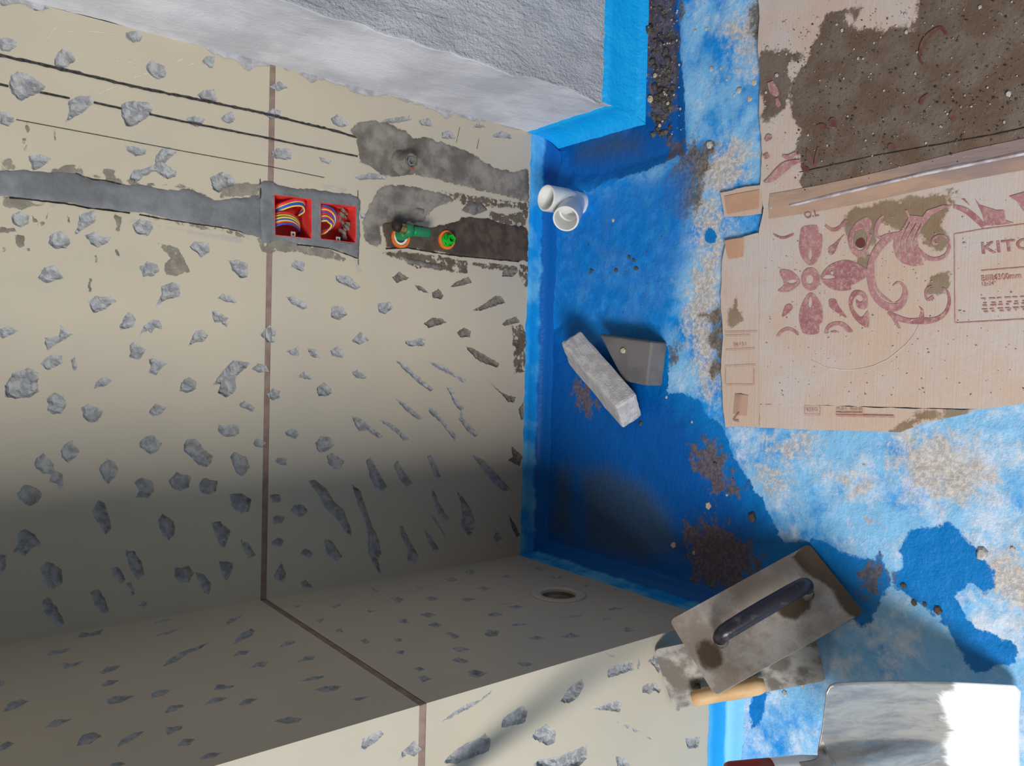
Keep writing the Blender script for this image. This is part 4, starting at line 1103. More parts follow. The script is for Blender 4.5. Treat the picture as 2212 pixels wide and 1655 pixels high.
f3 = sheet('flap', CU('1641,874 1720,874 1800,877 1900,881 1990,883 2115,886 2060,900 2020,908 1990,915 1965,926 1945,934 1880,932 1745,928 1641,924'), CZ - 0.0006, carton, [CU('1918,934 1975,890 2050,884 2090,890 2020,905 1950,934')], [CU('1641,895 1740,905 1740,925 1641,924')], mat=M_CARD2, seed=5.0)
# clear tape along the seam
def strip(name, pts, w, z, mat, parent, seg=0.02, th=0.0004):
    Pl = floor_at(z); P = [Vector(Pl.uv(*p)) for p in pts]; Q = []
    for a, b in zip(P[:-1], P[1:]):
        k = max(1, int((b - a).length / seg)); Q += [a + (b - a) * (j / k) for j in range(k)]
    Q.append(P[-1]); V, F = [], []
    for i, q in enumerate(Q):
        t = (Q[min(i + 1, len(Q) - 1)] - Q[max(0, i - 1)]).normalized(); n = Vector((-t.y, t.x))
        for s, zz in ((-1, 0), (-0.35, th * 2), (0.0, th * 5 * (1 + fbm(q.x * 30, q.y * 30))), (0.35, th * 2), (1, 0)):
            c = q + n * (w * s); V.append((c.x, c.y, z + zz))
    for i in range(len(Q) - 1):
        for k in range(4): F.append((5 * i + k, 5 * i + k + 1, 5 * i + 6 + k, 5 * i + 5 + k))
    o = mesh_obj(name, V, F, mat, parent, True)
    return o
strip('packing_tape', px('1662,446 1760,430 1860,410 1990,380 2100,355 2212,333 2440,285'), 0.021, CZ + CT + 0.0012, M_TAPE, carton)
strip('tape_glint', px('1706,444 1860,407 2000,374 2212,331 2440,284'), 0.0028, CZ + CT + 0.0034, M_TAPE_GLINT, carton)  # pale strip paints a reflected highlight along the tape
tape2 = strip('packing_tape', px('1602,852 1600,875 1598,896'), 0.014, CZ + CT + 0.0004, M_TAPE, carton)
# creases pressed into the board
def line_on(name, pts, w, mat, parent, z=CZ + CT + 0.0011, rag=0.2): 
    return ribbon(name, floor_at(z), pts, w, mat, parent, lift=0.0, seg=0.01, rag=rag)
line_on('crease', px('1726,372 1800,356 1880,338 1980,320 2060,306 2140,292 2212,276 2440,230'), 0.0007, M_DARK, carton, rag=0.9)
for t in ('1752,778 1770,788 1790,795 1815,799 1840,800 1865,797 1890,790 1916,778 1940,760 1960,742 1975,722 1985,706 1992,690',):
    line_on('crease', px(t), 0.0010, M_PALE, carton, rag=0.8)

# ------------------------------------------------------------------ printing on the carton
PZ = CZ + CT + 0.0013
PP = floor_at(PZ)
def ell(cx, cy, rx, ry, n=28): return ' '.join('%.1f,%.1f' % (cx + rx * math.cos(2 * math.pi * k / n), cy + ry * math.sin(2 * math.pi * k / n)) for k in range(n))
def smooth_poly(P, k=4):
    n = len(P); out = []
    for i in range(n):
        a, b, c, d = [Vector(P[(i + j) % n]) for j in (-1, 0, 1, 2)]
        for j in range(k):
            t = j / k; q = 0.5 * ((2 * b) + (c - a) * t + (2 * a - 5 * b + 4 * c - d) * t * t + (3 * b - a - 3 * c + d) * t ** 3); out.append((q.x, q.y))
    return out
DK = [0]
def decal(name, polys, x0, y0, mat, parent, smooth=True, z=PZ):
    DK[0] += 1; z = PZ + 0.000018 * DK[0]; Pl = floor_at(z)
    LL = []
    for t in polys:
        p = crop(x0, y0, t) if isinstance(t, str) else [(x0 + a * KS, y0 + b * KS) for a, b in t]
        if smooth and len(p) < 27: p = smooth_poly(p, 4)
        LL.append([Pl.uv(*q) for q in p])
    V, F = tris_of(LL, []); Vn = np.array(V); cen = np.array([Vn[list(f)].mean(0) for f in F]); k = np.zeros(len(F), bool)
    for L in LL: k ^= inside(L, cen)
    T = []
    for f, kk in zip(F, k):
        if kk:
            a, b, c = [Vector((*V[i], 0)) for i in f]; T.append(f if (b - a).cross(c - a).z > 0 else tuple(reversed(f)))
    return mesh_obj(name, [(p[0], p[1], z) for p in V], T, mat, parent)
def stroke(pts, k=5):
    C_ = catmull([Vector((p[0], p[1], p[2])) for p in pts], k); l, r = [], []
    for i, c in enumerate(C_):
        t = (C_[min(i + 1, len(C_) - 1)] - C_[max(0, i - 1)]); t = Vector((t.x, t.y)).normalized(); n = Vector((-t.y, t.x)) * max(2.0, c.z * 0.5)
        l.append((c.x + n.x, c.y + n.y)); r.append((c.x - n.x, c.y - n.y))
    return l + r[::-1]
for grp in (['510,640 450,590 420,500 430,380 455,330 560,320 575,380 605,400 600,500 570,590', '510,600 495,560 510,515 525,560'],
  ['590,735 660,640 760,600 840,605 950,660 985,690 940,740 870,780 830,800 830,830 740,840 650,810', '605,740 650,712 710,735 650,750'],
  ['430,760 370,690 290,670 265,700 300,790 250,840 330,850 400,810', '325,770 365,750 405,765 365,785'],
  ['510,855 450,930 420,1040 430,1120 460,1180 570,1180 580,1110 605,1080 605,980 570,900', '510,885 495,940 510,985 525,930'],
  [ell(512, 748, 74, 92), ell(505, 752, 30, 38)],
  ['780,390 740,450 700,540 660,550 655,500 700,465'], ['800,1055 740,970 710,910 660,910 660,960 700,1000'], ['285,1045 310,960 350,945 370,975 330,1020'],
  ['620,1175 650,1110 720,1085 790,1100 850,1165 800,1165 760,1125 710,1115 660,1140 650,1175'], ['670,1170 700,1155 740,1170'], ['240,1200 280,1150 340,1130 410,1165 410,1195 350,1155 290,1170 265,1200']):
    decal('printed_ornament', grp, 1612, 400, M_PRINT, carton)
decal('printed_ornament', ['970,1130 900,1100 840,1030 815,930 845,850 905,838 960,880 960,970 920,985 880,965 875,910 905,930 930,910 900,870 860,895 845,950 870,1010 920,1050 970,1000'], 1612, 400, M_PRINT, carton)
decal('printed_ornament', ['960,255 1000,300 975,380 1000,400 970,470 930,560 880,570 830,520 810,440 840,340 900,280', '860,380 910,350 950,370 960,440 940,500 900,520 860,480 850,430'], 1612, 400, M_PRINT, carton)
decal('printed_ornament', ['880,440 920,420 945,450 935,490 900,500 870,475'], 1612, 400, M_PRINTD, carton)
for pts in ([(1230, 380, 20), (1150, 410, 50), (1060, 490, 60), (1000, 600, 55), (990, 730, 60), (1020, 850, 75), (1090, 930, 90), (1170, 970, 75), (1240, 930, 60), (1265, 850, 40), (1240, 790, 22), (1200, 775, 14), (1165, 800, 6)],
            [(1130, 1010, 30), (1190, 1050, 45), (1290, 1080, 40), (1400, 1080, 50), (1500, 1070, 40), (1580, 1020, 30), (1615, 930, 24), (1600, 850, 20), (1560, 815, 12)],
            [(1490, 890, 30), (1440, 910, 22), (1425, 860, 16), (1440, 820, 14), (1480, 800, 8)],
            [(1375, 965, 4), (1400, 1000, 22), (1395, 1060, 40)], [(1165, 1040, 30), (1190, 1090, 26), (1220, 1140, 20)],
            [(1650, 170, 30), (1740, 200, 45), (1830, 270, 50), (1890, 330, 40)], [(1090, 245, 20), (1050, 300, 35), (1030, 370, 30), (1060, 420, 25), (1120, 400, 25), (1200, 385, 25)],
            [(630, 320, 20), (680, 355, 25), (740, 340, 30), (800, 280, 25)], [(215, 390, 10), (290, 420, 18), (380, 390, 14)]):
    decal('printed_scroll', [stroke(pts)] + ([stroke([(1012, 790, 6), (1058, 880, 11), (1130, 932, 11), (1205, 938, 6)])] if pts[0][0] == 1230 else []), 1612, 400, M_PRINT, carton, False)
decal('printed_leaf', ['1180,400 1240,350 1290,260 1260,200 1280,195 1300,240 1400,250 1440,200 1560,160 1650,160 1560,190 1470,240 1400,330 1360,420 1370,500 1420,560 1380,545 1410,635 1320,645 1240,620 1190,570 1170,490', stroke([(1222, 500, 5), (1232, 420, 9), (1300, 290, 5)]), stroke([(1285, 590, 5), (1268, 450, 10), (1350, 300, 5)]), stroke([(1340, 560, 5), (1322, 450, 9), (1390, 305, 5)])], 1612, 400, M_PRINT, carton, False)
decal('printed_scroll', [stroke([(1370, 500, 10), (1420, 565, 34), (1500, 590, 30), (1580, 560, 26), (1615, 490, 20), (1590, 420, 16), (1540, 400, 16), (1490, 425, 22), (1490, 465, 26), (1525, 465, 14)])], 1612, 400, M_PRINT, carton, False, PZ + 0.0001)
for q in ('1820,110 1860,160 1990,200 2050,200 2060,280 2130,300 1990,320 1900,320 1880,240', '1710,110 1740,110 1780,165', '2090,90 2260,40 2300,120 2207,210 2150,130'): decal('printed_leaf', [q], 1612, 400, M_PRINT, carton, False)
def lines(x0, y0, segs, w, mat=M_PRINTL, name='printed_rule'):
    for s in segs:
        DK[0] += 1; line_on(name, crop(x0, y0, s), w, mat, carton, PZ + 0.000018 * DK[0], 0.15)
lines(1612, 400, ['1655,390 1660,1097', '1655,390 1900,348 2300,300', '1660,1097 2300,1062', '1868,682 2300,645'], 0.00055)
def printed(txt, x0, y0, a, b, hgt, mat, name='printed_text'):
    """text whose baseline runs from crop point a to b; hgt in crop pixels"""
    cu = bpy.data.curves.new('text', 'FONT'); cu.body = txt; cu.size = 1.0; cu.resolution_u = 3; cu.offset = 0.012
    ob = bpy.data.objects.new('text', cu); col.objects.link(ob); bpy.context.view_layer.update()
    me = bpy.data.meshes.new_from_object(ob.evaluated_get(bpy.context.evaluated_depsgraph_get()))
    co = np.array([tuple(v.co)[:2] for v in me.vertices]); F = [tuple(p.vertices) for p in me.polygons]
    bpy.data.objects.remove(ob); bpy.data.curves.remove(cu)
    if len(co) == 0: return None
    wdt = co[:, 0].max(); capn = 0.72
    A, B = crop(x0, y0, '%f,%f' % a)[0], crop(x0, y0, '%f,%f' % b)[0]
    d = Vector((B[0] - A[0], B[1] - A[1])); n = Vector((d.y, -d.x)).normalized() * (hgt * KS)
    DK[0] += 1; PP = floor_at(PZ + 0.000018 * DK[0]); V = []
    for x, y in co:
        q = (A[0] + d.x * x / wdt + n.x * y / capn, A[1] + d.y * x / wdt + n.y * y / capn); V.append(PP.hit(*q))
    T = []
    for f in F:
        a_, b_, c_ = [V[i] for i in f[:3]]; T.append(f if (b_ - a_).cross(c_ - a_).z > 0 else tuple(reversed(f)))
    return mesh_obj(name, V, T, mat, carton)
printed('KITO', 1612, 400, (1865, 548), (2292, 506), 92, M_PRINT)
printed('BIIIM300mm', 1612, 400, (1870, 765), (2190, 740), 46, M_PRINTL)
printed('12x24"', 1612, 400, (1870, 805), (1985, 795), 30, M_PRINTL)
for k, yy in enumerate((905, 940, 960, 990, 1010)):
    lines(1612, 400, ['%d,%d %d,%d' % (1870 + j * 62 + (k * 17) % 23, yy - j * 3, 1870 + j * 62 + 36 + (k * 29 + j * 13) % 24, yy - j * 3 - 2) for j in range(6)], 0.0008, name='printed_smallprint')
printed('KITO', 1612, 800, (482, 332), (572, 334), 26, M_PRINT)
lines(1612, 800, ['468,290 590,292', '590,292 590,360', '590,360 468,356', '468,356 468,290'], 0.0004)
printed('\u4ea7\u54c1\u4f7f\u7528\u8bf4\u660e', 1612, 800, (716, 326), (930, 330), 22, M_PRINTL)
lines(1612, 800, ['716,342 930,346', '716,362 1180,372'], 0.0011, name='printed_smallprint')
printed('36151', 1050, 400, (1965, 1285), (2070, 1282), 26, M_PRINTL)
lines(1050, 400, ['1900,1172 2160,1166', '1905,1315 2140,1300', '1905,1445 2145,1430', '1905,1590 2130,1590', '1900,1200 2100,1196', '1905,1460 1905,1590', '2130,1460 2130,1590'], 0.00045)
lines(1050, 800, ['2010,332 1965,400', '1965,400 2012,407'], 0.0010, M_PRINT)
printed('O.L', 1612, 400, (466, 268), (580, 244), 52, M_PRINT)
for pts in ([(480, 1180, 10), (500, 1250, 40), (530, 1320, 20)], [(575, 1170, 20), (555, 1250, 20), (545, 1320, 14)], [(450, 1300, 20), (460, 1340, 40), (500, 1350, 30)], [(1380, 830, 20), (1400, 790, 30), (1450, 745, 14)],
            [(1590, 270, 26), (1540, 220, 24), (1440, 280, 22), (1390, 360, 20), (1380, 470, 20), (1430, 540, 14)], [(560, 1000, 10), (600, 1000, 40), (640, 1010, 20)], [(1640, 880, 10), (1630, 920, 40), (1640, 960, 20)], [(660, 970, 20), (690, 960, 50), (700, 1010, 30)], [(1130, 1190, 10), (1150, 1160, 40), (1180, 1190, 10)]):
    decal('soaked_print', [stroke(pts)], 1612, 0, M_PRINTD, carton, False)
for pts in ([(190, 650, 50), (220, 720, 70), (250, 760, 30)], [(140, 1450, 10), (200, 1420, 50), (300, 1330, 70), (380, 1290, 40), (430, 1280, 20)], [(140, 1250, 40), (180, 1230, 40)], [(290, 1240, 20), (340, 1250, 40), (400, 1210, 20)], [(150, 1120, 20), (180, 1090, 50), (190, 1070, 30)], [(240, 780, 20), (255, 830, 40), (250, 850, 10)]):
    decal('printed_ornament', [stroke(pts)], 1612, 0, M_PRINT, carton, False)
for t in ('1565,520 1608,513 1606,554 1574,560', '1566,424 1641,410 1640,450 1572,462'):
    L = [floor_at(CZ + CT).uv(*p) for p in px(t)]
    V, F = tris_of([roughen(L, 0.008, 0.0008)], []); mesh_obj('clean_patch', [(p[0], p[1], CZ + CT + 0.0009) for p in V], [f for f in F], M_BCARD, carton)
# ------------------------------------------------------------------ solids with worn edges
import bmesh
def worn_box(name, c, ax, ay, az, hx, hy, hz, bev, mat, parent=None, seg=3, cuts=6, rough=0.0012, seed=0.0):
    bm = bmesh.new(); bmesh.ops.create_cube(bm, size=2.0)
    for v in bm.verts: v.co = Vector((v.co.x * hx, v.co.y * hy, v.co.z * hz))
    bmesh.ops.bevel(bm, geom=list(bm.edges), offset=bev, segments=seg, affect='EDGES', profile=0.6)
    bmesh.ops.subdivide_edges(bm, edges=[e for e in bm.edges if e.calc_length() > 0.02], cuts=cuts, use_grid_fill=True)
    c, ax, ay, az = Vector(c), Vector(ax), Vector(ay), Vector(az)
    for v in bm.verts:
        k = v.co; nrm = v.normal
        v.co = k + nrm * rough * 2 * fbm(k.x * 60 + seed, k.y * 60, k.z * 60, 4)
    V = [c + ax * v.co.x + ay * v.co.y + az * v.co.z for v in bm.verts]
    bm.verts.index_update(); F = [tuple(v.index for v in f.verts) for f in bm.faces]; bm.free()
    return mesh_obj(name, V, F, mat, parent, False)

# dark broken brick
a, d, e = floor_at(0.048).hit(1297, 722), floor_at(0.048).hit(1408, 738), floor_at(0.048).hit(1398, 834)
ax = (d - a); ax.normalize(); a = a - ax * 0.006; LX = (d - a).length; az = Vector((0, 0, 1)); ay = az.cross(ax)
wid = abs((e - d).dot(ay)); ay = ay if (e - d).dot(ay) > 0 else -ay
def broken_brick():
    bm = bmesh.new(); q = [(0, 0), (LX, 0), (LX, wid), (LX * 0.56, wid)]
    vb = [bm.verts.new((x, y, 0.0)) for x, y in q]; vt = [bm.verts.new((x, y, 0.0465)) for x, y in q]
    bm.faces.new(vt); bm.faces.new(vb[::-1])
    for k in range(4): bm.faces.new((vb[k], vb[(k + 1) % 4], vt[(k + 1) % 4], vt[k]))
    bmesh.ops.recalc_face_normals(bm, faces=bm.faces[:])
    bmesh.ops.bevel(bm, geom=list(bm.edges), offset=0.006, segments=3, affect='EDGES', profile=0.6)
    bmesh.ops.triangulate(bm, faces=bm.faces[:])
    bmesh.ops.subdivide_edges(bm, edges=[k for k in bm.edges if k.calc_length() > 0.02], cuts=4)
    bmesh.ops.triangulate(bm, faces=bm.faces[:])
    o0 = Vector((a.x, a.y, 0.0015)); bm.normal_update()
    V = [o0 + ax * k.co.x + ay * k.co.y + Vector((0, 0, k.co.z)) + (ax * k.normal.x + ay * k.normal.y + Vector((0, 0, k.normal.z))) * 0.0006 * fbm(k.co.x * 70, k.co.y * 70, k.co.z * 70) for k in bm.verts]
    bm.verts.index_update(); F = [tuple(k.index for k in g.verts) for g in bm.faces]; bm.free()
    if ax.cross(ay).z < 0: F = [tuple(reversed(g)) for g in F]
    return mesh_obj('brick', V, F, M_BRICK_D)
b_d = broken_brick()
tag(b_d, 'dark grey broken brick lying flat on the wet blue floor', 'brick')
# pale brick leaning on it
th = math.radians(45); T_, Wd, Ln = 0.048, 0.082, 0.205
E0, E1 = floor_at(T_ * math.cos(th)).hit(1230, 788), floor_at(T_ * math.cos(th)).hit(1346, 927)
al = (E1 - E0); al.z = 0; Ln = al.length; al.normalize(); p = Vector((-al.y, al.x, 0)); p = p if p.x > 0 else -p
bb = p * math.cos(th) + Vector((0, 0, 1)) * math.sin(th); nn = -p * math.sin(th) + Vector((0, 0, 1)) * math.cos(th)
base = E0 - nn * T_
cc = base + al * (Ln / 2) + bb * (Wd / 2) + nn * (T_ / 2)
cc.z += 0.001
b_l = worn_box('brick', cc, al, bb, al.cross(bb), Ln / 2, Wd / 2, T_ / 2, 0.006, M_BRICK_L, seg=2, rough=0.0018, seed=4)
tag(b_l, 'pale grey weathered brick leaning on the dark broken brick', 'brick')

# ------------------------------------------------------------------ white pipe branch standing in the floor
Bp = FLOOR.hit(1254, 440); T1 = Plane(1, Bp.y, (1, 0, 0), (0, 0, 1), (0, -1, 0)).hit(1179, 428); T2 = Plane(1, Bp.y - 0.048, (1, 0, 0), (0, 0, 1), (0, -1, 0)).hit(1222, 473)
J = Bp + Vector((0, 0, 0.018))
pf = empty('pipe_branch', Bp); tag(pf, 'white plastic pipe branch with two open sockets standing by the back wall', 'pipe fitting')
def arm(name, a, b, r=0.0245, rs=0.0275, ri=0.0235):
    ax = b - a; L = ax.length
    A = lathe_mesh(a, ax, [(r, 0), (r, L * 0.42), (rs, L * 0.52), (rs, L - 0.001), (rs - 0.001, L), (ri + 0.0006, L), (ri, L - 0.001), (ri, L * 0.55), (ri - 0.003, L * 0.53), (ri - 0.003, L * 0.2), (0.0005, L * 0.2)], 36)
    o = mesh_obj(name, A[0], A[1], M_PVC, pf, True)
    m = o.modifiers.new('split', 'EDGE_SPLIT'); m.split_angle = math.radians(40); return o
arm('main_socket', Bp - Vector((0, 0, 0.02)), T1)
arm('branch_socket', J - (T2 - J).normalized() * 0.004, T2)

# ------------------------------------------------------------------ trowels leaning on the wall end
def trowel(corners, mat, thick, name, label, rad=0.008, wetpolys=()):
    """corners: top-left, bottom-left, bottom-right, top-right along the plate; local x runs along its length"""
    P0, P1, P2, P3 = [Vector(c) for c in corners]
    ex = (P1 - P0); L = ex.length; ex.normalize(); ey = (P3 - P0); ey = (ey - ex * ey.dot(ex)); W = ey.length; ey.normalize(); ez = ex.cross(ey)
    if ez.dot(CAM - P0) < 0: ez = -ez
    low = min((P0, P1, P2, P3), key=lambda q: q.z)
    root = empty(name, low); tag(root, label, 'trowel')
    out = []
    for (cx_, cy_, a0) in ((rad, rad, 180), (L - rad, rad, 270), (L - rad, W - rad, 0), (rad, W - rad, 90)):
        for k in range(5):
            w_ = math.radians(a0 + 90 * k / 4); out.append((cx_ + rad * math.cos(w_), cy_ + rad * math.sin(w_)))
    V, F = tris_of([out], grid_in(out, 0.006)); n = len(V)
    Vn = np.array(V); cen = np.array([Vn[list(f)].mean(0) for f in F]); kk = inside(out, cen); T = [f for f, k in zip(F, kk) if k]
    pt = lambda x, y, h: P0 + ex * x + ey * y + ez * h
    bend = lambda x, y: 0.0005 * fbm(x * 20, y * 20, 3)
    vs_ = [pt(x, y, thick + bend(x, y)) for x, y in V] + [pt(x, y, bend(x, y)) for x, y in V]
    cnt = {}
    T2_ = []
    for t in T:
        a, b, c = [vs_[i] for i in t]; t = tuple(t) if (b - a).cross(c - a).dot(ez) > 0 else tuple(reversed(t)); T2_.append(t)
        for i, j in zip(t, t[1:] + t[:1]): cnt[(i, j)] = 1
    side = [(i, i + n, j + n, j) for (i, j) in cnt if (j, i) not in cnt]
    o = mesh_obj('plate', vs_, T2_ + [tuple(i + n for i in reversed(t)) for t in T2_] + side, mat, root)
    if wetpolys:
        s = sdf(wetpolys(L, W), Vn); set_attr(o, 'wet', np.concatenate([s, s]))
    return root, pt, L, W, ez
sc = 0.2622 / 0.26
top = [CAM + (Vector(c) - CAM) * sc for c in ((0.033, -0.564, 0.204), (0.158, -0.690, 0.015), (0.074, -0.792, 0.029), (-0.051, -0.665, 0.218))]
def wetp(L, W):
    c = [(L * 0.70 + 0.03 * math.cos(k * .5), W * 0.5 + 0.028 * math.sin(k * .5)) for k in range(12)]
    return [[(L * 0.84, -0.01), (L + .01, -0.01), (L + .01, W + .01), (L * 0.90, W + .01), (L * 0.93, W * .6), (L * 0.86, W * .3)], c, [(L * 0.10 + .02 * math.cos(k * .5), W * 0.55 + .032 * math.sin(k * .5)) for k in range(12)]]
r1, pt1, L1, W1_, ez1 = trowel(top, M_STEEL, 0.0022, 'plastering_trowel', 'muddy steel plastering trowel with a black handle leaning against the wall end', wetpolys=wetp)
# black bow handle: bar carried by two necks
hh = 0.036
path = [pt1(L1 * 0.19, W1_ * 0.52, hh * 0.55), pt1(L1 * 0.21, W1_ * 0.52, hh * 0.9), pt1(L1 * 0.27, W1_ * 0.515, hh), pt1(L1 * 0.5, W1_ * 0.505, hh * 1.05), pt1(L1 * 0.72, W1_ * 0.495, hh), pt1(L1 * 0.785, W1_ * 0.49, hh * 0.9), pt1(L1 * 0.80, W1_ * 0.49, hh * 0.5)]
cp_ = catmull(path, 6); A = tube_mesh(cp_, [0.0105 + 0.0030 * math.sin(math.pi * i / (len(cp_) - 1)) for i in range(len(cp_))], 16); mesh_obj('handle', A[0], A[1], M_HANDLE, r1, True)
for fx in (0.20, 0.795):
    A = tube_mesh([pt1(L1 * fx, W1_ * 0.51, 0.002), pt1(L1 * fx, W1_ * 0.51, hh * 0.4), pt1(L1 * fx, W1_ * 0.51, hh * 0.75)], [0.0115, 0.008, 0.0075], 12); mesh_obj('handle_neck', A[0], A[1], M_STEEL2, r1, True)
# second trowel behind it
nearp = Plane(1, -0.5375, (1, 0, 0), (0, 0, 1), (0, -1, 0))
A2, B2 = nearp.hit(1413, 1402), nearp.hit(1452, 1532); D2 = floor_at(0.004).hit(1782, 1440)
v1 = (A2 - B2).normalized(); v2 = D2 - B2; v2 = (v2 - v1 * v2.dot(v1))
v2.z = max(v2.z, -(B2.z - 0.003)); 
bot = [A2, A2 + v2, B2 + v2, B2]
dz = min(q.z for q in bot)
r2, pt2, L2, W2_, ez2 = trowel([q for q in bot], M_STEEL2, 0.002, 'plastering_trowel', 'cement caked trowel with a pale wooden handle, half hidden behind the other trowel')
h2 = 0.030
path = [pt2(L2 * 0.15, W2_ * 0.69, h2), pt2(L2 * 0.3, W2_ * 0.69, h2), pt2(L2 * 0.5, W2_ * 0.69, h2), pt2(L2 * 0.62, W2_ * 0.69, h2)]
A = tube_mesh(catmull(path, 4), [0.0105] + [0.0125] * 5 + [0.0135] * 5 + [0.012, 0.0095], 16); mesh_obj('handle', A[0], A[1], M_WOOD, r2, True)
for fx in (0.2, 0.57):
    A = tube_mesh([pt2(L2 * fx, W2_ * 0.69, 0.001), pt2(L2 * fx, W2_ * 0.69, h2 * 0.75)], 0.005, 10); mesh_obj('handle_neck', A[0], A[1], M_STEEL, r2, True)

# ------------------------------------------------------------------ shovel leaning against the wall end
TP = FLOOR.hit(2203, 1612) + Vector((0, 0, 0.003)); tdir = Vector((-0.0955, 0.5610, 0.8223)).normalized()
wdir = Vector((1, -0.03, 0)); wdir = (wdir - tdir * wdir.dot(tdir)).normalized(); ndir = tdir.cross(wdir); ndir = ndir if ndir.y < 0 else -ndir
sh = empty('shovel', TP); tag(sh, 'bare steel square shovel leaning on the wall end with its blade on the floor', 'shovel')
S_ = list(np.linspace(0, 0.262, 34)) + [0.266 + 0.044 * t ** 2 for t in np.linspace(0, 1, 18)]; WN = 48
def hw(s):
    if s < 0.012: return 0.080 + 0.009 * math.sqrt(max(0, 1 - (1 - s / 0.012) ** 2))
    if s < 0.258: return 0.089 + 0.029 * ((s - 0.012) / 0.246)
    if s < 0.266: return 0.118 - 0.012 * ((s - 0.258) / 0.008) ** 2.0
    t = (s - 0.266) / 0.044
    return 0.021 + 0.085 * max(0.0, (1 - t)) ** 9
V, F, dirt_past_glare = [], [], []
for s in S_:
    H = hw(s)
    for k in range(WN + 1):
        w_ = (k / WN * 2 - 1); x = w_ * H
        crimp = max(0.0, min(1.0, (s - 0.105) / 0.12)); cw = 0.010 + 0.012 * crimp
        n_ = 0.010 * (abs(x) / 0.10) ** 2 + (0.006 + 0.024 * crimp) * (crimp > 0) * math.exp(-(x / cw) ** 6) * min(1, crimp * 6) - 0.012 * math.sin(math.pi * min(1, s / 0.3))
        V.append(TP + tdir * s + wdir * x + ndir * n_); dirt_past_glare.append(max(0, min(1, (s - 0.075) / 0.06)))
for i in range(len(S_) - 1):
    for k in range(WN):
        F.append((i * (WN + 1) + k, i * (WN + 1) + k + 1, (i + 1) * (WN + 1) + k + 1, (i + 1) * (WN + 1) + k))
blade = mesh_obj('blade', V, F, M_SHOVEL, sh, True); set_attr(blade, 'dirt_past_glare', dirt_past_glare)
m = blade.modifiers.new('thickness', 'SOLIDIFY'); m.thickness = 0.0018; m.offset = 0
C0 = TP + ndir * 0.002
A = tube_mesh([C0 + tdir * s for s in (0.27, 0.30, 0.335, 0.36)], [0.017, 0.0205, 0.021, 0.021], 20); mesh_obj('socket', A[0], A[1], M_SHOVEL, sh, True)
A = tube_mesh([C0 + tdir * s for s in (0.335, 0.36, 0.395, 0.40)], [0.0208, 0.0216, 0.0220, 0.0205], 20); mesh_obj('ferrule', A[0], A[1], M_REDP, sh, True)
A = tube_mesh([C0 + tdir * s for s in (0.39, 0.5, 0.65, 0.755, 0.765)], [0.0165, 0.0165, 0.016, 0.0155, 0.012], 16); mesh_obj('handle', A[0], A[1], M_HWOOD, sh, True)

# ------------------------------------------------------------------ loose bits on the floor and the carton
def shard(name, c, r, flat, mat, seed, n=6):
    rnd = random.Random(seed); V = []; k = rnd.randint(5, 7); a0 = rnd.random() * 6
    ring_ = [(math.cos(a0 + 6.283 * i / k) * r * rnd.uniform(.7, 1.15), math.sin(a0 + 6.283 * i / k) * r * rnd.uniform(.6, 1.1)) for i in range(k)]
    for z, s in ((0, 1.0), (flat * r * .7, 1.0), (flat * r * 1.1, 0.65)):
        tx, ty = rnd.uniform(-.2, .2), rnd.uniform(-.2, .2)
        for x, y in ring_: V.append(Vector(c) + Vector((x * s, y * s, z + (x * tx + y * ty) * (z > 0) * .5)))
    F = [tuple(range(k - 1, -1, -1)), tuple(range(2 * k, 3 * k))]
    for L_ in range(2):
        for i in range(k): F.append((L_ * k + i, L_ * k + (i + 1) % k, (L_ + 1) * k + (i + 1) % k, (L_ + 1) * k + i))
    root = mesh_obj(name, [v - Vector(c) for v in V], F, mat); root.location = c; return root
def floor_z(x, y):
    return 0.0035 * fbm(x * 4, y * 4, 3) + 0.0028 * fbm(x * 38, y * 38, 6) - 0.0008
def px_r(u, v, r): # pixel radius -> metres at the floor
    q = FLOOR.hit(u, v); return r * (q - CAM).dot(FWD) / FPX
GB = 'beige tile shards scattered on the blue floor'
for i, (u, v, r) in enumerate([(1530, 1092, 9), (1456, 1178, 8), (1570, 1070, 4), (1495, 912, 4), (1440, 858, 4), (1401, 212, 9), (1390, 160, 7), (1411, 162, 7), (1439, 222, 5), (1421, 270, 5), (1466, 88, 6), (1620, 214, 7), (1630, 178, 7), (1324, 476, 5), (1733, 1481, 6)]):
    q = FLOOR.hit(u, v); o = shard('tile_shard', (q.x, q.y, floor_z(q.x, q.y) - (0.006 if (v < 300 and u < 1480) else 0)), px_r(u, v, r), 0.35, M_SHARD, i + 1); 
    if v < 300 and u < 1480: tag(o, 'small beige tile shard among the dark debris in the trough by the column', 'tile shard', 'beige tile shards in the trough')
    elif v < 300: tag(o, 'beige tile shard on the dry floor along the edge of the muddy carton half', 'tile shard', 'beige tile shards along the carton')
    elif i == 0: tag(o, 'largest beige tile shard on the wet blue floor, between brick and trowel', 'tile shard')
    elif i == 1: tag(o, 'beige tile shard in the shaded wet corner below the pipe collar', 'tile shard')
    elif i == 13: tag(o, 'beige sliver on the blue floor beside the white pipe branch', 'tile shard')
    elif i == 14: tag(o, 'beige chip on the blue floor beside the shovel blade', 'tile shard')
    else: tag(o, 'tiny beige tile shard on the wet blue floor near the pale brick', 'tile shard', 'tiny beige tile shards on the wet floor')
q = floor_at(0.0495).hit(1347, 758); o = shard('tile_shard', q, px_r(1347, 758, 7), 0.35, M_SHARD, 77); tag(o, 'beige tile shard lying on top of the dark broken brick', 'tile shard')
GP = 'pale stones between trough and carton'
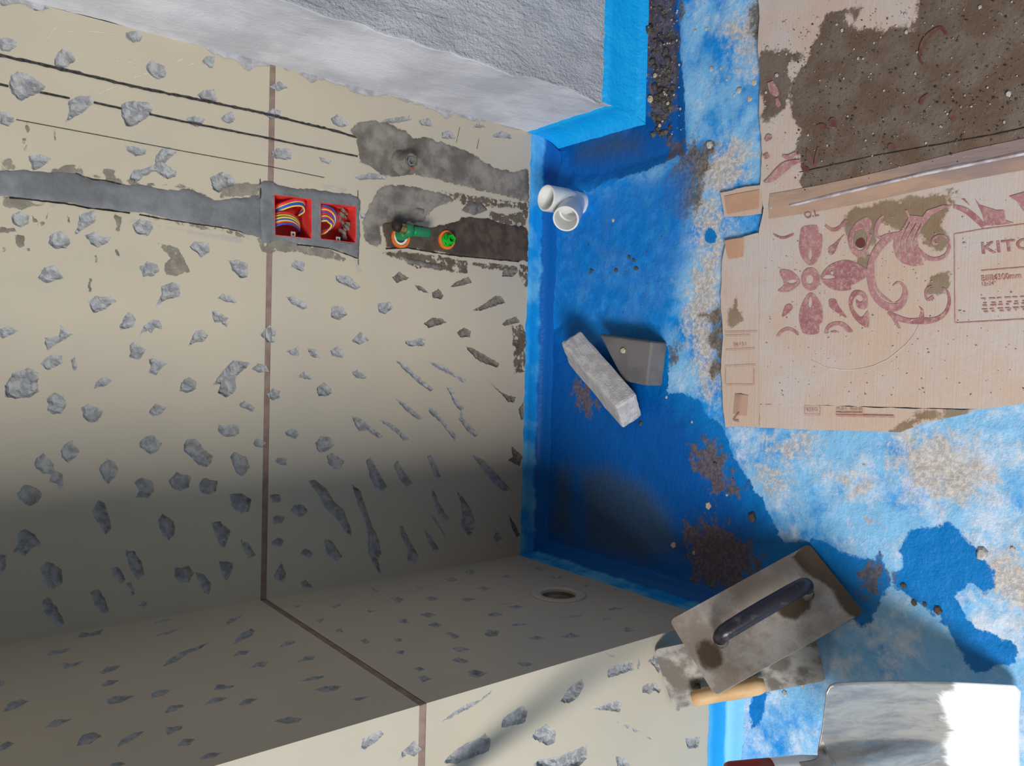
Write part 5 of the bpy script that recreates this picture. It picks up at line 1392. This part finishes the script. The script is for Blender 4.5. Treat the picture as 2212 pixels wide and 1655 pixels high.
for i, (u, v, r) in enumerate([(1534, 313, 10), (1597, 195, 8), (2122, 1196, 15), (1696, 1498, 7), (1586, 205, 4), (1537, 150, 6), (1525, 62, 5), (1502, 66, 4), (1592, 150, 4), (1570, 172, 4), (2188, 1186, 6), (1500, 1195, 5), (1557, 147, 4), (1868, 1005, 4)]):
    q = FLOOR.hit(u, v); o = shard('stone', (q.x, q.y, floor_z(q.x, q.y)), px_r(u, v, r), 0.6, M_PEB, 40 + i); 
    if i == 2: tag(o, 'largest whitish crumbly stone beside the wet patch on the blue floor', 'stone')
    elif i == 0: tag(o, 'flat pale stone on grey mud between pipe branch and carton', 'stone')
    elif i == 3: tag(o, 'pale stone on the blue floor between shovel and wooden trowel handle', 'stone')
    elif i == 10: tag(o, 'small pale stone on the worn floor beyond the largest whitish stone', 'stone')
    elif i == 11: tag(o, 'small pale stone on the dark wet floor of the niche', 'stone')
    elif i == 13: tag(o, 'tiny pale stone on the pale blue floor below the printed carton half', 'stone')
    else: tag(o, 'small pale stone on the worn floor between trough and carton', 'stone', GP)
GD = 'dark stones on the blue floor'
for i, (u, v, r) in enumerate([(1385, 915, 6), (1545, 1003, 6), (1625, 1118, 13), (1953, 1265, 8), (1975, 1302, 7), (1997, 1306, 6), (2026, 1318, 10), (1397, 62, 14), (1388, 75, 11), (1422, 95, 11), (1437, 130, 10), (1432, 108, 8), (1405, 130, 8), (1408, 185, 8), (1360, 556, 5), (1370, 562, 5), (1375, 580, 6), (1278, 585, 6), (1332, 585, 5)]):
    q = FLOOR.hit(u, v); o = shard('dark_stone', (q.x, q.y, floor_z(q.x, q.y) - (0.009 if (v < 300 and u < 1480) else 0)), px_r(u, v, r), 0.6, M_CLOD, 80 + i); 
    if i == 0: tag(o, 'dark stone on the wet floor beside the end of the pale brick', 'stone')
    elif i == 1: tag(o, 'dark stone on the brown speckled part of the wet floor', 'stone')
    elif i == 2: tag(o, 'large dark stone on the edge of the wet floor near the trowel', 'stone')
    elif i in (3, 4, 5, 6): tag(o, 'dark stone on the wet blue streak between trowel and shovel', 'stone', 'dark stones between trowel and shovel')
    elif i <= 13: tag(o, 'dark wet stone in the debris of the trough by the column', 'stone', 'dark stones in the trough')
    else: tag(o, 'small dark stone on the blue floor between pipe branch and bricks', 'stone', 'dark stones between pipe branch and bricks')
GC = 'pale stones on the carton'
for i, (x, y, r) in enumerate([(1860, 55, 24), (1265, 115, 18), (1275, 255, 20), (765, 240, 20), (500, 265, 20), (1018, 340, 12), (245, 600, 24), (890, 465, 14), (930, 465, 12), (1345, 585, 18), (2090, 745, 30), (345, 500, 14), (475, 500, 12), (170, 380, 18), (1600, 905, 14), (2050, 970, 14), (1095, 720, 12), (1545, 1005, 12), (300, 180, 16), (570, 145, 14), (720, 195, 14), (600, 350, 12), (775, 625, 12), (645, 1155, 12), (1360, 415, 14), (160, 735, 16), (320, 430, 14), (190, 680, 12), (1008, 1060, 10), (1480, 205, 10),
                               (200, 1650, 20), (685, 2165, 18), (1735, 1935, 16), (2105, 1455 + 1000, 8)]):
    u, v = 1612 + x * KS, y * KS; q = floor_at(CZ + CT + 0.0008).hit(u, v); o = shard('stone', q, px_r(u, v, r * KS * 0.85), 0.6, M_PEB, 140 + i); 
    if i == 10: tag(o, 'largest pale stone on the mud soaked half of the carton', 'stone')
    elif i >= 30: tag(o, 'small pale stone on the printed half of the carton', 'stone', 'pale stones on the printed carton half')
    elif x < 420: tag(o, 'small pale stone on the dusty margin of the muddy carton half', 'stone', 'pale stones on the dusty carton margin')
    else: tag(o, 'small pale stone on the mud soaked half of the carton', 'stone', GC)
# crumbs nobody could count: gritty debris in the trough and on the floor
def crumbs(name, polys, n, rmin, rmax, mat, zoff, label, seed, parent=None):
    rnd = random.Random(seed); A = ([], [])
    for poly in polys:
        xs = [p[0] for p in poly]; ys = [p[1] for p in poly]; k = 0
        while k < n:
            x, y = rnd.uniform(min(xs), max(xs)), rnd.uniform(min(ys), max(ys))
            k += 1
            if not inside(poly, [(x, y)])[0]: continue
            r = rmin + (rmax - rmin) * rnd.random() ** 4; z = (floor_z(x, y) + zoff) if zoff < 0.004 else zoff
            h = r * rnd.uniform(.5, 1.0); a0 = rnd.random() * 6; V = [(x, y, z + h)]
            for i in range(5): V.append((x + math.cos(a0 + i * 1.2566) * r * rnd.uniform(.6, 1.2), y + math.sin(a0 + i * 1.2566) * r * rnd.uniform(.6, 1.2), z + rnd.uniform(-.2, .35) * h))
            for i in range(5): V.append((V[1 + i][0], V[1 + i][1], z - 0.001))
            F = [(0, 1 + i, 1 + (i + 1) % 5) for i in range(5)] + [(1 + i, 6 + i, 6 + (i + 1) % 5, 1 + (i + 1) % 5) for i in range(5)]
            add(A, ([Vector(v) for v in V], F))
    o = mesh_obj(name, A[0], A[1], mat, parent); tag(o, label, None if parent else 'debris', kind='stuff'); return o
crumbs('mortar_debris', [FU('1380,0 1450,-10 1462,60 1450,160 1440,240 1412,200 1396,110'), FU('1400,150 1440,140 1440,300 1400,290')], 260, 0.001, 0.0085, M_CLOD, -0.0105, 'dark crumbly mortar debris in the wet trough by the column', 1)
crumbs('grit', [FU('1380,-20 1640,-20 1640,300 1500,320 1400,260')], 420, 0.0006, 0.0028, M_PEB, 0.0, 'pale grit strewn on the floor between column and carton', 2)
crumbs('grit', [CU('1640,-40 2240,-40 2240,330 1900,400 1660,440')], 450, 0.0005, 0.0022, M_PEB, CZ + CT + 0.0016, 'pale grit strewn over the muddy carton half', 3, carton)
crumbs('dark_grit', [CU('1700,60 2240,-40 2240,330 1900,400 1720,420')], 700, 0.0006, 0.0022, M_CLOD, CZ + CT + 0.0014, 'dark grit trodden into the muddy carton half', 4, carton)
crumbs('grit', [CU('1650,520 2240,400 2240,860 1650,860')], 260, 0.0005, 0.0016, M_PEB, CZ + CT + 0.0016, 'pale grit strewn over the printed carton half', 5, carton)
crumbs('dark_grit', [FU('1260,520 1450,500 1450,700 1250,690'), FU('1480,900 1600,940 1640,1150 1500,1130')], 200, 0.0008, 0.0032, M_CLOD, 0.0, 'dark grit strewn on the wet blue floor', 6)
